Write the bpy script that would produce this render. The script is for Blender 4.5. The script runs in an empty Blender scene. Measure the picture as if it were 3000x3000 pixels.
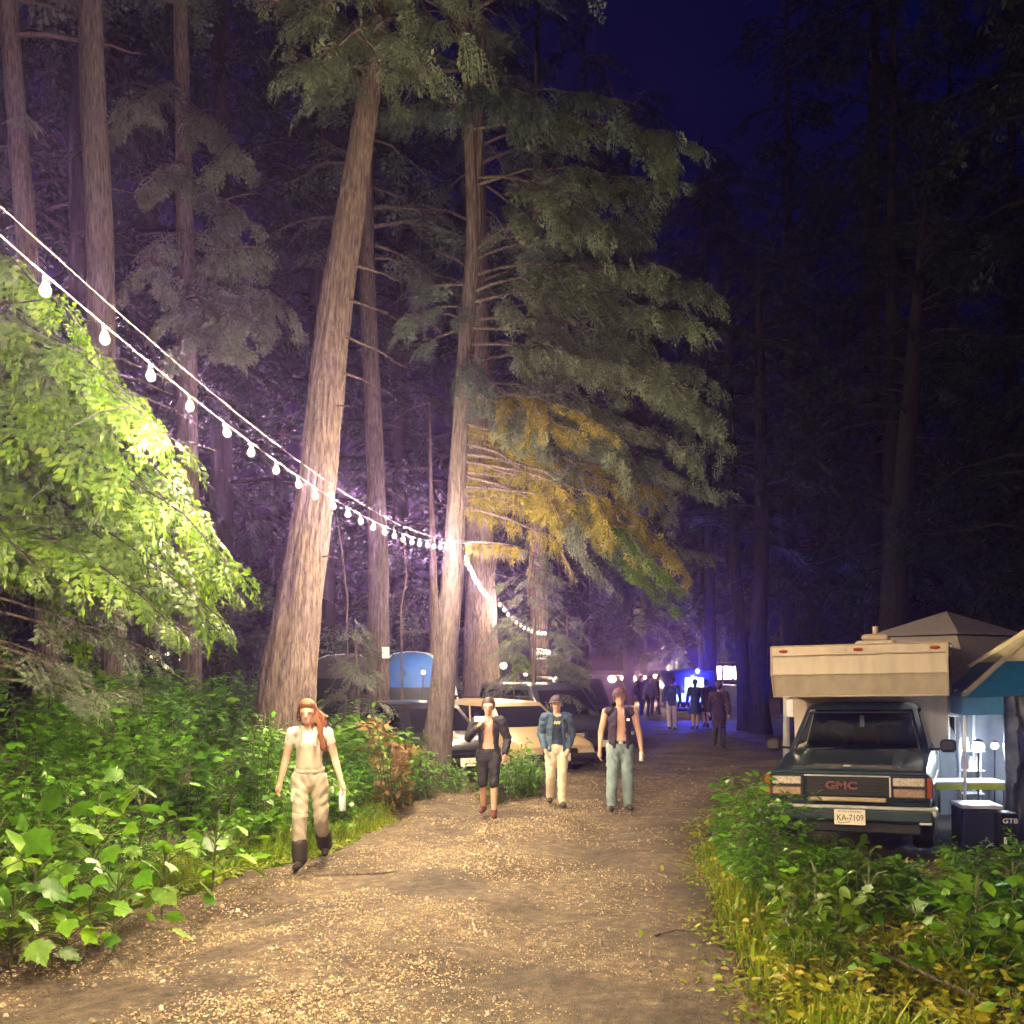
import bpy, math, random
import numpy as np
from mathutils import Vector, Matrix

random.seed(7)
RNG = np.random.default_rng(7)
SC = bpy.context.scene
COL = SC.collection
R = math.radians

# ------------------------------------------------------------------ camera
FPX, HZ, CAMH = 3000.0, 1956.0, 2.18          # focal length in photo pixels, horizon row, eye height in metres
cam = bpy.data.cameras.new('camera')
cam.sensor_width = 36.0
cam.lens = 36.0
cam.shift_y = (HZ - 1500.0) / 3000.0
cam.clip_end = 2000.0
cam_o = bpy.data.objects.new('camera', cam)
COL.objects.link(cam_o)
cam_o.location = (0, 0, CAMH)
cam_o.rotation_euler = (R(90), 0, 0)
SC.camera = cam_o

# ------------------------------------------------------------------ night sky
world = bpy.data.worlds.new('World')
SC.world = world
world.use_nodes = True
wn = world.node_tree
bg = wn.nodes['Background']
sky = wn.nodes.new('ShaderNodeTexSky')
sky.sky_type = 'NISHITA'
sky.sun_disc = False
sky.sun_elevation = R(-3.0)
sky.sun_rotation = R(200)
sky.ozone_density = 6.0
tint = wn.nodes.new('ShaderNodeMixRGB')
tint.blend_type = 'MULTIPLY'
tint.inputs['Fac'].default_value = 1.0
tint.inputs['Color2'].default_value = (.0, .42, 1.0, 1)
wn.links.new(sky.outputs['Color'], tint.inputs['Color1'])
wn.links.new(tint.outputs['Color'], bg.inputs['Color'])
bg.inputs['Strength'].default_value = 0.028

# ------------------------------------------------------------------ exposure, sampling
SC.view_settings.view_transform = 'Standard'
SC.view_settings.look = 'None'
SC.view_settings.gamma = 1.0
SC.view_settings.exposure = 4.2
cy = SC.cycles
cy.use_denoising = True
try:
    cy.denoiser = 'OPENIMAGEDENOISE'
except Exception:
    pass
cy.use_adaptive_sampling = True
cy.adaptive_threshold = 0.1
cy.adaptive_min_samples = 20
cy.max_bounces = 5
cy.diffuse_bounces = 2
cy.glossy_bounces = 2
cy.transmission_bounces = 4
cy.transparent_max_bounces = 6
cy.volume_bounces = 0
cy.sample_clamp_indirect = 3.0
cy.use_light_tree = True
BULB_W = 60.0                                  # watts of one string bulb


def at(px, py, Y):
    return Vector(((px - 1500.0) / FPX * Y, Y, CAMH - (py - HZ) / FPX * Y))


# ------------------------------------------------------------------ materials
MATS = {}


def _nodes(name):
    m = bpy.data.materials.new(name)
    m.use_nodes = True
    nt = m.node_tree
    b = nt.nodes['Principled BSDF']
    MATS[name] = m
    return m, nt, b


def mat(name, col, rough=.6, metal=0., var=.25, scale=6., bump=0., bscale=40., spec=.4, coat=0., stretch=None, rand=0.):
    """plain surface with noise variation of its own colour and fine relief"""
    m, nt, b = _nodes(name)
    N, L = nt.nodes, nt.links
    b.inputs['Roughness'].default_value = rough
    b.inputs['Metallic'].default_value = metal
    b.inputs['Specular IOR Level'].default_value = spec
    b.inputs['Coat Weight'].default_value = coat
    tc = N.new('ShaderNodeTexCoord')
    mp = N.new('ShaderNodeMapping')
    L.new(tc.outputs['Object'], mp.inputs['Vector'])
    if stretch:
        mp.inputs['Scale'].default_value = stretch
    nz = N.new('ShaderNodeTexNoise')
    nz.inputs['Scale'].default_value = scale
    nz.inputs['Detail'].default_value = 6
    L.new(mp.outputs[0], nz.inputs['Vector'])
    rp = N.new('ShaderNodeValToRGB')
    c0 = [c * (1 - var) for c in col]
    c1 = [min(1, c * (1 + var)) for c in col]
    rp.color_ramp.elements[0].position = .3
    rp.color_ramp.elements[1].position = .7
    rp.color_ramp.elements[0].color = (*c0, 1)
    rp.color_ramp.elements[1].color = (*c1, 1)
    L.new(nz.outputs['Fac'], rp.inputs['Fac'])
    out = rp.outputs['Color']
    if rand:
        g = N.new('ShaderNodeNewGeometry')
        h = N.new('ShaderNodeHueSaturation')
        mr = N.new('ShaderNodeMapRange')
        mr.inputs['To Min'].default_value = 1 - rand
        mr.inputs['To Max'].default_value = 1 + rand
        L.new(g.outputs['Random Per Island'], mr.inputs['Value'])
        L.new(mr.outputs[0], h.inputs['Value'])
        L.new(out, h.inputs['Color'])
        out = h.outputs['Color']
    L.new(out, b.inputs['Base Color'])
    if bump:
        n2 = N.new('ShaderNodeTexNoise')
        n2.inputs['Scale'].default_value = bscale
        n2.inputs['Detail'].default_value = 5
        L.new(mp.outputs[0], n2.inputs['Vector'])
        bp = N.new('ShaderNodeBump')
        bp.inputs['Strength'].default_value = bump
        bp.inputs['Distance'].default_value = .02
        L.new(n2.outputs['Fac'], bp.inputs['Height'])
        L.new(bp.outputs['Normal'], b.inputs['Normal'])
    return m


def foliage(name, cols, rough=.45, trans=.35, spec=.35):
    """leaf: colour differs from leaf to leaf (random per island), some light passes through"""
    m, nt, b = _nodes(name)
    N, L = nt.nodes, nt.links
    g = N.new('ShaderNodeNewGeometry')
    rp = N.new('ShaderNodeValToRGB')
    cr = rp.color_ramp
    while len(cr.elements) < len(cols):
        cr.elements.new(.5)
    for i, c in enumerate(cols):
        cr.elements[i].position = i / max(1, len(cols) - 1)
        cr.elements[i].color = (*c, 1)
    oi = N.new('ShaderNodeObjectInfo')
    sm_ = N.new('ShaderNodeMath'); sm_.operation = 'ADD'
    fr_ = N.new('ShaderNodeMath'); fr_.operation = 'FRACT'
    L.new(g.outputs['Random Per Island'], sm_.inputs[0]); L.new(oi.outputs['Random'], sm_.inputs[1]); L.new(sm_.outputs[0], fr_.inputs[0])
    L.new(fr_.outputs[0], rp.inputs['Fac'])
    tc = N.new('ShaderNodeTexCoord')
    nz = N.new('ShaderNodeTexNoise')
    nz.inputs['Scale'].default_value = 1.7
    nz.inputs['Detail'].default_value = 3
    L.new(tc.outputs['Object'], nz.inputs['Vector'])
    mr = N.new('ShaderNodeMapRange')
    mr.inputs['From Min'].default_value = .3
    mr.inputs['From Max'].default_value = .7
    mr.inputs['To Min'].default_value = .65
    mr.inputs['To Max'].default_value = 1.3
    L.new(nz.outputs['Fac'], mr.inputs['Value'])
    hs = N.new('ShaderNodeHueSaturation')
    L.new(rp.outputs['Color'], hs.inputs['Color'])
    L.new(mr.outputs[0], hs.inputs['Value'])
    L.new(hs.outputs['Color'], b.inputs['Base Color'])
    b.inputs['Roughness'].default_value = rough
    b.inputs['Specular IOR Level'].default_value = spec
    tr = N.new('ShaderNodeBsdfTranslucent')
    L.new(hs.outputs['Color'], tr.inputs['Color'])
    mx = N.new('ShaderNodeMixShader')
    mx.inputs['Fac'].default_value = trans
    L.new(b.outputs[0], mx.inputs[1])
    L.new(tr.outputs[0], mx.inputs[2])
    L.new(mx.outputs[0], nt.nodes['Material Output'].inputs['Surface'])
    return m


def bark(name, dark, light, moss=None):
    m, nt, b = _nodes(name)
    N, L = nt.nodes, nt.links
    tc = N.new('ShaderNodeTexCoord')
    mp = N.new('ShaderNodeMapping')
    mp.inputs['Scale'].default_value = (1, 1, .15)
    L.new(tc.outputs['Object'], mp.inputs['Vector'])
    nz = N.new('ShaderNodeTexNoise')
    nz.inputs['Scale'].default_value = 26
    nz.inputs['Detail'].default_value = 8
    nz.inputs['Roughness'].default_value = .65
    L.new(mp.outputs[0], nz.inputs['Vector'])
    rp = N.new('ShaderNodeValToRGB')
    rp.color_ramp.elements[0].position = .33
    rp.color_ramp.elements[1].position = .66
    rp.color_ramp.elements[0].color = (*dark, 1)
    rp.color_ramp.elements[1].color = (*light, 1)
    L.new(nz.outputs['Fac'], rp.inputs['Fac'])
    out = rp.outputs['Color']
    n3 = N.new('ShaderNodeTexNoise')
    n3.inputs['Scale'].default_value = 2.2
    n3.inputs['Detail'].default_value = 5
    L.new(tc.outputs['Object'], n3.inputs['Vector'])
    r3 = N.new('ShaderNodeValToRGB')
    r3.color_ramp.elements[0].position = .52
    r3.color_ramp.elements[1].position = .68
    L.new(n3.outputs['Fac'], r3.inputs['Fac'])
    mx = N.new('ShaderNodeMixRGB')
    mx.inputs['Color2'].default_value = (*(moss or [c * .55 for c in light]), 1)
    mth = N.new('ShaderNodeMath')
    mth.operation = 'MULTIPLY'
    mth.inputs[1].default_value = .6
    L.new(r3.outputs['Color'], mth.inputs[0])
    L.new(mth.outputs[0], mx.inputs['Fac'])
    L.new(out, mx.inputs['Color1'])
    L.new(mx.outputs['Color'], b.inputs['Base Color'])
    b.inputs['Roughness'].default_value = .9
    b.inputs['Specular IOR Level'].default_value = .15
    bp = N.new('ShaderNodeBump')
    bp.inputs['Strength'].default_value = 1.0
    bp.inputs['Distance'].default_value = .06
    L.new(nz.outputs['Fac'], bp.inputs['Height'])
    L.new(bp.outputs['Normal'], b.inputs['Normal'])
    return m


def emit(name, col, strength):
    m, nt, b = _nodes(name)
    b.inputs['Base Color'].default_value = (*col, 1)
    b.inputs['Emission Color'].default_value = (*col, 1)
    b.inputs['Emission Strength'].default_value = strength
    nz = nt.nodes.new('ShaderNodeTexNoise'); nz.inputs['Scale'].default_value = 18
    mr = nt.nodes.new('ShaderNodeMapRange'); mr.inputs['To Min'].default_value = strength * .8; mr.inputs['To Max'].default_value = strength * 1.2
    nt.links.new(nz.outputs['Fac'], mr.inputs['Value']); nt.links.new(mr.outputs[0], b.inputs['Emission Strength'])
    return m


def glass(name, col=(.02, .03, .035), rough=.06):
    m, nt, b = _nodes(name)
    b.inputs['Base Color'].default_value = (*col, 1)
    b.inputs['Roughness'].default_value = rough
    b.inputs['Specular IOR Level'].default_value = .35
    b.inputs['Transmission Weight'].default_value = .5
    b.inputs['IOR'].default_value = 1.3
    return m


def earth(name, c_dark, c_mid, c_light, chip=60.):
    """trodden earth with wood chips: three noise scales, damp patches, relief"""
    m, nt, b = _nodes(name)
    N, L = nt.nodes, nt.links
    tc = N.new('ShaderNodeTexCoord')
    n1 = N.new('ShaderNodeTexNoise'); n1.inputs['Scale'].default_value = .8; n1.inputs['Detail'].default_value = 5
    n2 = N.new('ShaderNodeTexNoise'); n2.inputs['Scale'].default_value = 9.; n2.inputs['Detail'].default_value = 8; n2.inputs['Roughness'].default_value = .7
    vo = N.new('ShaderNodeTexVoronoi'); vo.inputs['Scale'].default_value = chip
    for n in (n1, n2, vo):
        L.new(tc.outputs['Object'], n.inputs['Vector'])
    r2 = N.new('ShaderNodeValToRGB')
    e = r2.color_ramp.elements
    e[0].position = .32; e[0].color = (*c_dark, 1)
    e[1].position = .72; e[1].color = (*c_light, 1)
    k = e.new(.52); k.color = (*c_mid, 1)
    L.new(n2.outputs['Fac'], r2.inputs['Fac'])
    mx = N.new('ShaderNodeMixRGB'); mx.blend_type = 'MULTIPLY'; mx.inputs['Fac'].default_value = .75
    r1 = N.new('ShaderNodeValToRGB')
    r1.color_ramp.elements[0].position = .40; r1.color_ramp.elements[0].color = (.26, .22, .20, 1)
    r1.color_ramp.elements[1].position = .6; r1.color_ramp.elements[1].color = (1, 1, 1, 1)
    L.new(n1.outputs['Fac'], r1.inputs['Fac'])
    L.new(r2.outputs['Color'], mx.inputs['Color1']); L.new(r1.outputs['Color'], mx.inputs['Color2'])
    m2 = N.new('ShaderNodeMixRGB'); m2.blend_type = 'OVERLAY'; m2.inputs['Fac'].default_value = .5
    L.new(mx.outputs['Color'], m2.inputs['Color1']); L.new(vo.outputs['Color'], m2.inputs['Color2'])
    hs = N.new('ShaderNodeHueSaturation'); hs.inputs['Saturation'].default_value = .8
    L.new(m2.outputs['Color'], hs.inputs['Color'])
    m3 = N.new('ShaderNodeMixRGB'); m3.inputs['Fac'].default_value = .55
    L.new(hs.outputs['Color'], m3.inputs['Color2']); L.new(mx.outputs['Color'], m3.inputs['Color1'])
    L.new(m3.outputs['Color'], b.inputs['Base Color'])
    b.inputs['Roughness'].default_value = .8
    ad = N.new('ShaderNodeMath'); ad.operation = 'MULTIPLY_ADD'; ad.inputs[1].default_value = .4
    L.new(vo.outputs['Distance'], ad.inputs[0]); L.new(n2.outputs['Fac'], ad.inputs[2])
    bp = N.new('ShaderNodeBump'); bp.inputs['Strength'].default_value = 1.; bp.inputs['Distance'].default_value = .05
    L.new(ad.outputs[0], bp.inputs['Height'])
    L.new(bp.outputs['Normal'], b.inputs['Normal'])
    return m


earth('forest_floor', (.030, .022, .015), (.06, .045, .028), (.10, .075, .045), 40)
earth('track_earth', (.050, .033, .021), (.12, .083, .048), (.25, .185, .11), 75)
mat('chip', (.25, .19, .115), .8, var=.35, rand=.6, spec=.3)
mat('stone', (.22, .19, .16), .75, var=.3, rand=.4)
bark('bark_big', (.042, .031, .027), (.26, .205, .18))
bark('bark_grey', (.034, .028, .026), (.18, .15, .14))
bark('bark_dark', (.013, .012, .013), (.038, .034, .036))  # shade of the right-hand trunks is put into this bark colour
bark('dead_wood', (.07, .055, .045), (.20, .16, .135))
mat('stem_green', (.09, .11, .04), .7, var=.3)
bark('rotten', (.06, .035, .015), (.20, .12, .05), moss=(.10, .11, .02))
foliage('fol_lime', [(.035, .09, .003), (.07, .14, .004), (.115, .19, .005)], trans=.4)
foliage('fol_cedar', [(.075, .11, .07), (.12, .16, .10), (.17, .19, .13)])
foliage('fol_dark', [(.04, .07, .055), (.07, .105, .08), (.09, .125, .10)])
foliage('fol_forest', [(.010, .024, .022), (.017, .036, .032), (.024, .046, .042)])  # darker leaf copy: the far forest's lack of light put into the colour
foliage('fol_moss', [(.17, .16, .022), (.29, .24, .03), (.22, .21, .05)], rough=.9, spec=.1)
foliage('fol_shrub', [(.04, .14, .006), (.08, .24, .008), (.15, .35, .012)], rough=.4, spec=.6)
foliage('fol_broad', [(.05, .16, .008), (.10, .26, .010), (.18, .34, .015)], rough=.35, spec=.7)
foliage('fol_yellow', [(.16, .20, .010), (.27, .28, .014), (.34, .26, .03)], rough=.5)
foliage('fol_grass', [(.09, .17, .008), (.18, .26, .012), (.26, .28, .02)], rough=.55)
foliage('fol_dry', [(.13, .08, .03), (.20, .13, .05), (.26, .19, .08)], rough=.8, spec=.2)

# ------------------------------------------------------------------ mesh helpers


def mesh_np(name, V, F):
    """V (n,3), F (m,k) with k 3 or 4, or list of such arrays"""
    V = np.asarray(V, dtype=np.float32)
    if not isinstance(F, (list, tuple)):
        F = [F]
    F = [np.asarray(f, dtype=np.int32) for f in F if len(f)]
    me = bpy.data.meshes.new(name)
    nl = sum(f.size for f in F)
    npoly = sum(len(f) for f in F)
    me.vertices.add(len(V)); me.loops.add(nl); me.polygons.add(npoly)
    me.vertices.foreach_set('co', V.ravel())
    me.loops.foreach_set('vertex_index', np.concatenate([f.ravel() for f in F]))
    tot = np.concatenate([np.full(len(f), f.shape[1], dtype=np.int32) for f in F])
    st = np.zeros(npoly, dtype=np.int32); st[1:] = np.cumsum(tot)[:-1]
    me.polygons.foreach_set('loop_start', st)
    me.polygons.foreach_set('loop_total', tot)
    me.update(calc_edges=True)
    me.validate()
    return me


def link(name, data, m=None, parent=None, smooth=False):
    o = bpy.data.objects.new(name, data)
    COL.objects.link(o)
    if m is not None and data is not None and not data.materials:
        data.materials.append(MATS[m])
    if smooth and data is not None:
        data.polygons.foreach_set('use_smooth', np.ones(len(data.polygons), dtype=bool))
    if parent is not None:
        o.parent = parent
    return o


def tag(o, label=None, cat=None, group=None, kind=None):
    if label: o['label'] = label
    if cat: o['category'] = cat
    if group: o['group'] = group
    if kind: o['kind'] = kind
    return o


def thing(name, label, cat, loc=(0, 0, 0), rz=0, group=None):
    o = bpy.data.objects.new(name, None)
    COL.objects.link(o)
    o.empty_display_size = .2
    o.location = loc
    o.rotation_euler = (0, 0, rz)
    return tag(o, label, cat, group)


def copy_tree(o, parent=None):
    c = o.copy()
    COL.objects.link(c)
    c.parent = parent
    for ch in list(o.children):
        copy_tree(ch, c)
    return c


class MB:
    """collects polygons; build() links them as one mesh object"""

    def __init__(s):
        s.v, s.f = [], []

    def add(s, vs, fs):
        n = len(s.v)
        s.v += [tuple(v) for v in vs]
        s.f += [tuple(i + n for i in f) for f in fs]
        return s

    def box(s, c, d, rot=None, bev=0.):
        cx, cy_, cz = c
        hx, hy, hz = d[0] / 2, d[1] / 2, d[2] / 2
        if bev <= 0:
            vs = [Vector((x, y, z)) for x in (-hx, hx) for y in (-hy, hy) for z in (-hz, hz)]
            fs = [(0, 1, 3, 2), (4, 6, 7, 5), (0, 4, 5, 1), (2, 3, 7, 6), (0, 2, 6, 4), (1, 5, 7, 3)]
        else:
            b = min(bev, hx * .9, hy * .9, hz * .9)
            ring = lambda ex, ey: [(ex - b, -ey), (ex, -ey + b), (ex, ey - b), (ex - b, ey), (-ex + b, ey), (-ex, ey - b), (-ex, -ey + b), (-ex + b, -ey)]
            vs, fs = [], []
            for z, k in ((-hz, b), (-hz + b, 0), (hz - b, 0), (hz, b)):
                for x, y in ring(hx - k, hy - k):
                    vs.append(Vector((x, y, z)))
            for i in range(3):
                for j in range(8):
                    a, c2 = i * 8 + j, i * 8 + (j + 1) % 8
                    fs.append((a, c2, c2 + 8, a + 8))
            fs.append(tuple(range(7, -1, -1))); fs.append(tuple(range(24, 32)))
        if rot is not None:
            vs = [rot @ v for v in vs]
        s.add([v + Vector(c) for v in vs], fs)
        return s

    def tube(s, pts, rs, n=8, caps=True, twist=0.):
        pts = [Vector(p) for p in pts]
        if not isinstance(rs, (list, tuple)):
            rs = [rs] * len(pts)
        vs, fs = [], []
        ref = None
        for i, p in enumerate(pts):
            d = (pts[min(i + 1, len(pts) - 1)] - pts[max(i - 1, 0)])
            d = d.normalized() if d.length > 1e-9 else Vector((0, 0, 1))
            if ref is None:
                ref = Vector((1, 0, 0)) if abs(d.x) < .8 else Vector((0, 1, 0))
            u = (ref - d * ref.dot(d)).normalized()
            ref = u
            w = d.cross(u)
            for k in range(n):
                a = 2 * math.pi * k / n + twist
                vs.append(p + (u * math.cos(a) + w * math.sin(a)) * rs[i])
        for i in range(len(pts) - 1):
            for k in range(n):
                a, b = i * n + k, i * n + (k + 1) % n
                fs.append((a, b, b + n, a + n))
        if caps:
            fs.append(tuple(range(n - 1, -1, -1)))
            fs.append(tuple(range((len(pts) - 1) * n, len(pts) * n)))
        return s.add(vs, fs)

    def lathe(s, prof, c=(0, 0, 0), n=16, axis='z'):
        vs, fs = [], []
        for r, z in prof:
            for k in range(n):
                a = 2 * math.pi * k / n
                p = (r * math.cos(a), r * math.sin(a), z)
                if axis == 'x': p = (p[2], p[0], p[1])
                if axis == 'y': p = (p[0], p[2], p[1])
                vs.append(Vector(p) + Vector(c))
        for i in range(len(prof) - 1):
            for k in range(n):
                a, b = i * n + k, i * n + (k + 1) % n
                fs.append((a, b, b + n, a + n))
        fs.append(tuple(range(n - 1, -1, -1)))
        fs.append(tuple(range((len(prof) - 1) * n, len(prof) * n)))
        return s.add(vs, fs)

    def ico(s, c, r, seg=10, rings=6, sc=(1, 1, 1)):
        prof = []
        for i in range(rings + 1):
            a = -math.pi / 2 + math.pi * i / rings
            prof.append((max(1e-4, math.cos(a)) * r, math.sin(a) * r))
        n0 = len(s.v)
        s.lathe(prof, (0, 0, 0), seg)
        for i in range(n0, len(s.v)):
            v = s.v[i]
            s.v[i] = (v[0] * sc[0] + c[0], v[1] * sc[1] + c[1], v[2] * sc[2] + c[2])
        return s

    def panel(s, a, b, c, d, t=.006):
        """thin plate through four corners, thickened along its normal"""
        a, b, c, d = map(Vector, (a, b, c, d))
        n = (b - a).cross(d - a).normalized() * t
        vs = [a, b, c, d, a + n, b + n, c + n, d + n]
        return s.add(vs, [(3, 2, 1, 0), (4, 5, 6, 7), (0, 1, 5, 4), (1, 2, 6, 5), (2, 3, 7, 6), (3, 0, 4, 7)])

    def mesh(s, name):
        me = bpy.data.meshes.new(name)
        me.from_pydata(s.v, [], s.f)
        me.update()
        return me

    def build(s, name, m, parent=None, smooth=False):
        o = link(name, s.mesh(name), m, parent)
        if smooth:
            smooth_by_angle(o.data, 45)
        return o


def smooth_by_angle(me, deg):
    me.polygons.foreach_set('use_smooth', np.ones(len(me.polygons), dtype=bool))
    try:
        me.set_sharp_from_angle(angle=R(deg))
    except Exception:
        pass


def text_mesh(name, body, size, m, parent, loc, rot, extrude=.002, offset=0., sx=1., bold=0.):
    cu = bpy.data.curves.new(name, 'FONT')
    cu.body = body
    cu.size = size
    cu.align_x = 'CENTER'; cu.align_y = 'CENTER'
    cu.extrude = extrude
    cu.offset = offset
    cu.bevel_depth = bold
    cu.bevel_resolution = 0
    tmp = bpy.data.objects.new('tmp', cu)
    COL.objects.link(tmp)
    dg = bpy.context.evaluated_depsgraph_get()
    me = bpy.data.meshes.new_from_object(tmp.evaluated_get(dg))
    bpy.data.objects.remove(tmp)
    bpy.data.curves.remove(cu)
    me.materials.clear()
    o = link(name, me, m, parent)
    o.location = loc
    o.rotation_euler = rot
    o.scale = (sx, 1, 1)
    return o


_UNITS = 'zeroth first second third fourth fifth sixth seventh eighth ninth tenth eleventh twelfth thirteenth fourteenth fifteenth sixteenth seventeenth eighteenth nineteenth twentieth'.split()


def nth(n):
    if n <= 20: return _UNITS[n]
    t_ = {2: 'twenty', 3: 'thirty', 4: 'forty'}[n // 10]
    return (t_[:-1] + 'ieth') if n % 10 == 0 else t_ + '-' + _UNITS[n % 10]


def smoothstep(a, b, x):
    t = np.clip((x - a) / (b - a), 0, 1)
    return t * t * (3 - 2 * t)


def vnoise(x, y, s=1.0, seed=0):
    """cheap smooth value noise from summed sines, about -1..1"""
    a = np.sin(x * 1.7 * s + 1.3 * seed + 1.9 * np.sin(y * 1.1 * s + seed))
    b = np.sin(y * 2.1 * s - 0.7 * seed + 1.5 * np.sin(x * 1.3 * s + 2.1 * seed))
    c = np.sin((x + y) * 3.3 * s + seed * 2.7) * .5
    return (a + b + c) / 2.5


# ------------------------------------------------------------------ terrain
LY = np.array([-10, 0, 6, 8, 12, 14, 17, 19, 22, 25, 34, 50, 90, 400.])
LX = np.array([-6.6, -6.1, -4.9, -4.0, -2.15, -1.75, -1.9, -3.2, -4.4, -0.7, .6, -1.0, 4., 30.])
RX = np.array([2.2, 2.0, 1.62, 1.75, 2.2, 2.6, 4.0, 6.0, 7.6, 8.8, 12.0, 17., 26., 60.])


def left_edge(y):
    return np.interp(y, LY, LX)


def right_edge(y):
    return np.interp(y, LY, RX)


def ground_z(x, y):
    x = np.asarray(x, float); y = np.asarray(y, float)
    dl = left_edge(y) - x
    dr = x - right_edge(y)
    z = 1.15 * smoothstep(.3, 4.2, dl) * (.75 + .25 * vnoise(x, y, .35, 3)) + .35 * smoothstep(5, 25, dl)
    z = z - .18 * smoothstep(.2, 1.8, dr) + 1.5 * smoothstep(10, 40, dr)
    z = z + .035 * vnoise(x, y, .8, 1) * smoothstep(0, .7, np.maximum(dl, dr)) + .012 * vnoise(x, y, 1.4, 5)
    return z


gx = np.unique(np.concatenate([np.linspace(-9, 11, 150), np.linspace(-40, -9, 40), np.linspace(11, 45, 40), [-600, -300, -150, -80, 80, 150, 300, 600]]))
gy = np.unique(np.concatenate([np.linspace(-6, 30, 200), np.linspace(30, 90, 40), [-300, -100, -30, -12, 140, 250, 400, 700]]))
GX, GY = np.meshgrid(gx, gy)
GZ = ground_z(GX, GY)
nx, ny = len(gx), len(gy)
idx = np.arange(nx * ny).reshape(ny, nx)
GF = np.stack([idx[:-1, :-1], idx[:-1, 1:], idx[1:, 1:], idx[1:, :-1]], -1).reshape(-1, 4)
ground = link('ground', mesh_np('ground', np.stack([GX, GY, GZ], -1).reshape(-1, 3), GF), 'forest_floor', smooth=True)
tag(ground, kind='structure')

# the track: a sheet a few mm above the ground, ragged edges
ty = np.concatenate([np.linspace(-5, 30, 240), np.linspace(31, 90, 50)])
tu = np.linspace(0, 1, 46)
TY, TU = np.meshgrid(ty, tu, indexing='ij')
rag = .24 * vnoise(TY, TY * 0, 2.2, 4) + .07 * vnoise(TY, TY * 0, 7, 2)
TXL = left_edge(TY) - .1 + rag
TXR = right_edge(TY) + .1 + rag * .8
TX = TXL + (TXR - TXL) * TU
edge = np.minimum(TU, 1 - TU)
ruts = -.05 * np.exp(-((TU - .27) / .07) ** 2) - .05 * np.exp(-((TU - .72) / .07) ** 2) + .02 * np.exp(-((TU - .5) / .1) ** 2)
TZ = ground_z(TX, TY) + .004 + (.085 + ruts) * smoothstep(0, .12, edge) + .012 * vnoise(TX, TY, 3.3, 9) * smoothstep(0, .1, edge) + .006 * vnoise(TX, TY, 9., 3) * smoothstep(0, .1, edge)
n2 = len(tu)
idx = np.arange(TX.size).reshape(TX.shape)
TF = np.stack([idx[:-1, :-1], idx[:-1, 1:], idx[1:, 1:], idx[1:, :-1]], -1).reshape(-1, 4)
road = link('path', mesh_np('path', np.stack([TX, TY, TZ], -1).reshape(-1, 3), TF), 'track_earth', smooth=True)
tag(road, kind='structure')


def track_z(x, y):
    xl, xr = float(left_edge(y)) - .1, float(right_edge(y)) + .1
    u = (x - xl) / (xr - xl)
    g = float(ground_z(x, y))
    if u <= 0 or u >= 1:
        return g
    e = min(u, 1 - u)
    ru = -.05 * math.exp(-((u - .27) / .07) ** 2) - .05 * math.exp(-((u - .72) / .07) ** 2) + .02 * math.exp(-((u - .5) / .1) ** 2)
    return g + .004 + (.085 + ru) * float(smoothstep(0, .12, e))


# wood chips and small stones strewn over the track
def scatter_chips(n, name, m, size, flat, seed, ymax=22.):
    r = np.random.default_rng(seed)
    y = 5.6 + (ymax - 5.6) * r.random(n) ** 1.8
    u = .44 + .26 * r.normal(size=n)
    u = np.where((u < .03) | (u > .97), .06 + .88 * r.random(n), u)
    xl, xr = left_edge(y), right_edge(y)
    x = xl + (xr - xl) * u
    keep = (vnoise(x, y, 1.1, 6) + .55 * vnoise(x, y, 3.1, 2) + .9 * r.random(n) - .9 * np.maximum(0, u - .6) > .25) & (np.abs(u - .27) + .3 * r.random(n) > .10) & (np.abs(u - .72) + .3 * r.random(n) > .12)  # pale chips thin out rightward, painting in the fall of the light
    y, u, x = y[keep], u[keep], x[keep]
    n = len(x)
    e = np.minimum(u, 1 - u)
    ru = -.05 * np.exp(-((u - .27) / .07) ** 2) - .05 * np.exp(-((u - .72) / .07) ** 2) + .02 * np.exp(-((u - .5) / .1) ** 2)
    z = ground_z(x, y) + .008 + (.085 + ru) * smoothstep(0, .12, e) + .008
    L = size * (.4 + r.random(n) ** 2 * 1.6)
    W = L * (.25 + .35 * r.random(n))
    H = L * flat * (.5 + r.random(n))
    a = r.random(n) * math.pi * 2
    tilt = r.normal(size=n) * .25
    ca, sa = np.cos(a), np.sin(a)
    base = np.array([[-1, -.7, 0], [1, -1, 0], [.9, .8, 0], [-.8, 1, 0], [-.6, -.4, 1], [.7, -.5, 1], [.5, .5, 1], [-.5, .6, 1.]])
    P = base[None] * np.stack([L / 2, W / 2, H], -1)[:, None]
    P[..., 2] += P[..., 0] * tilt[:, None]
    X = P[..., 0] * ca[:, None] - P[..., 1] * sa[:, None] + x[:, None]
    Y = P[..., 0] * sa[:, None] + P[..., 1] * ca[:, None] + y[:, None]
    Z = P[..., 2] + z[:, None]
    V = np.stack([X, Y, Z], -1).reshape(-1, 3)
    f = np.array([[4, 5, 6, 7], [0, 1, 5, 4], [1, 2, 6, 5], [2, 3, 7, 6], [3, 0, 4, 7]])
    F = (f[None] + (np.arange(n) * 8)[:, None, None]).reshape(-1, 4)
    o = link(name, mesh_np(name, V, F), m)
    tag(o, kind='stuff')
    return o


tag(scatter_chips(110000, 'wood_chips', 'chip', .014, .25, 11), 'pale wood chips and leaf litter strewn over the track', 'wood chips')
tag(scatter_chips(2600, 'gravel', 'stone', .026, .5, 12), 'small grey stones scattered over the track', 'gravel')

# ------------------------------------------------------------------ foliage building blocks


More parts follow.
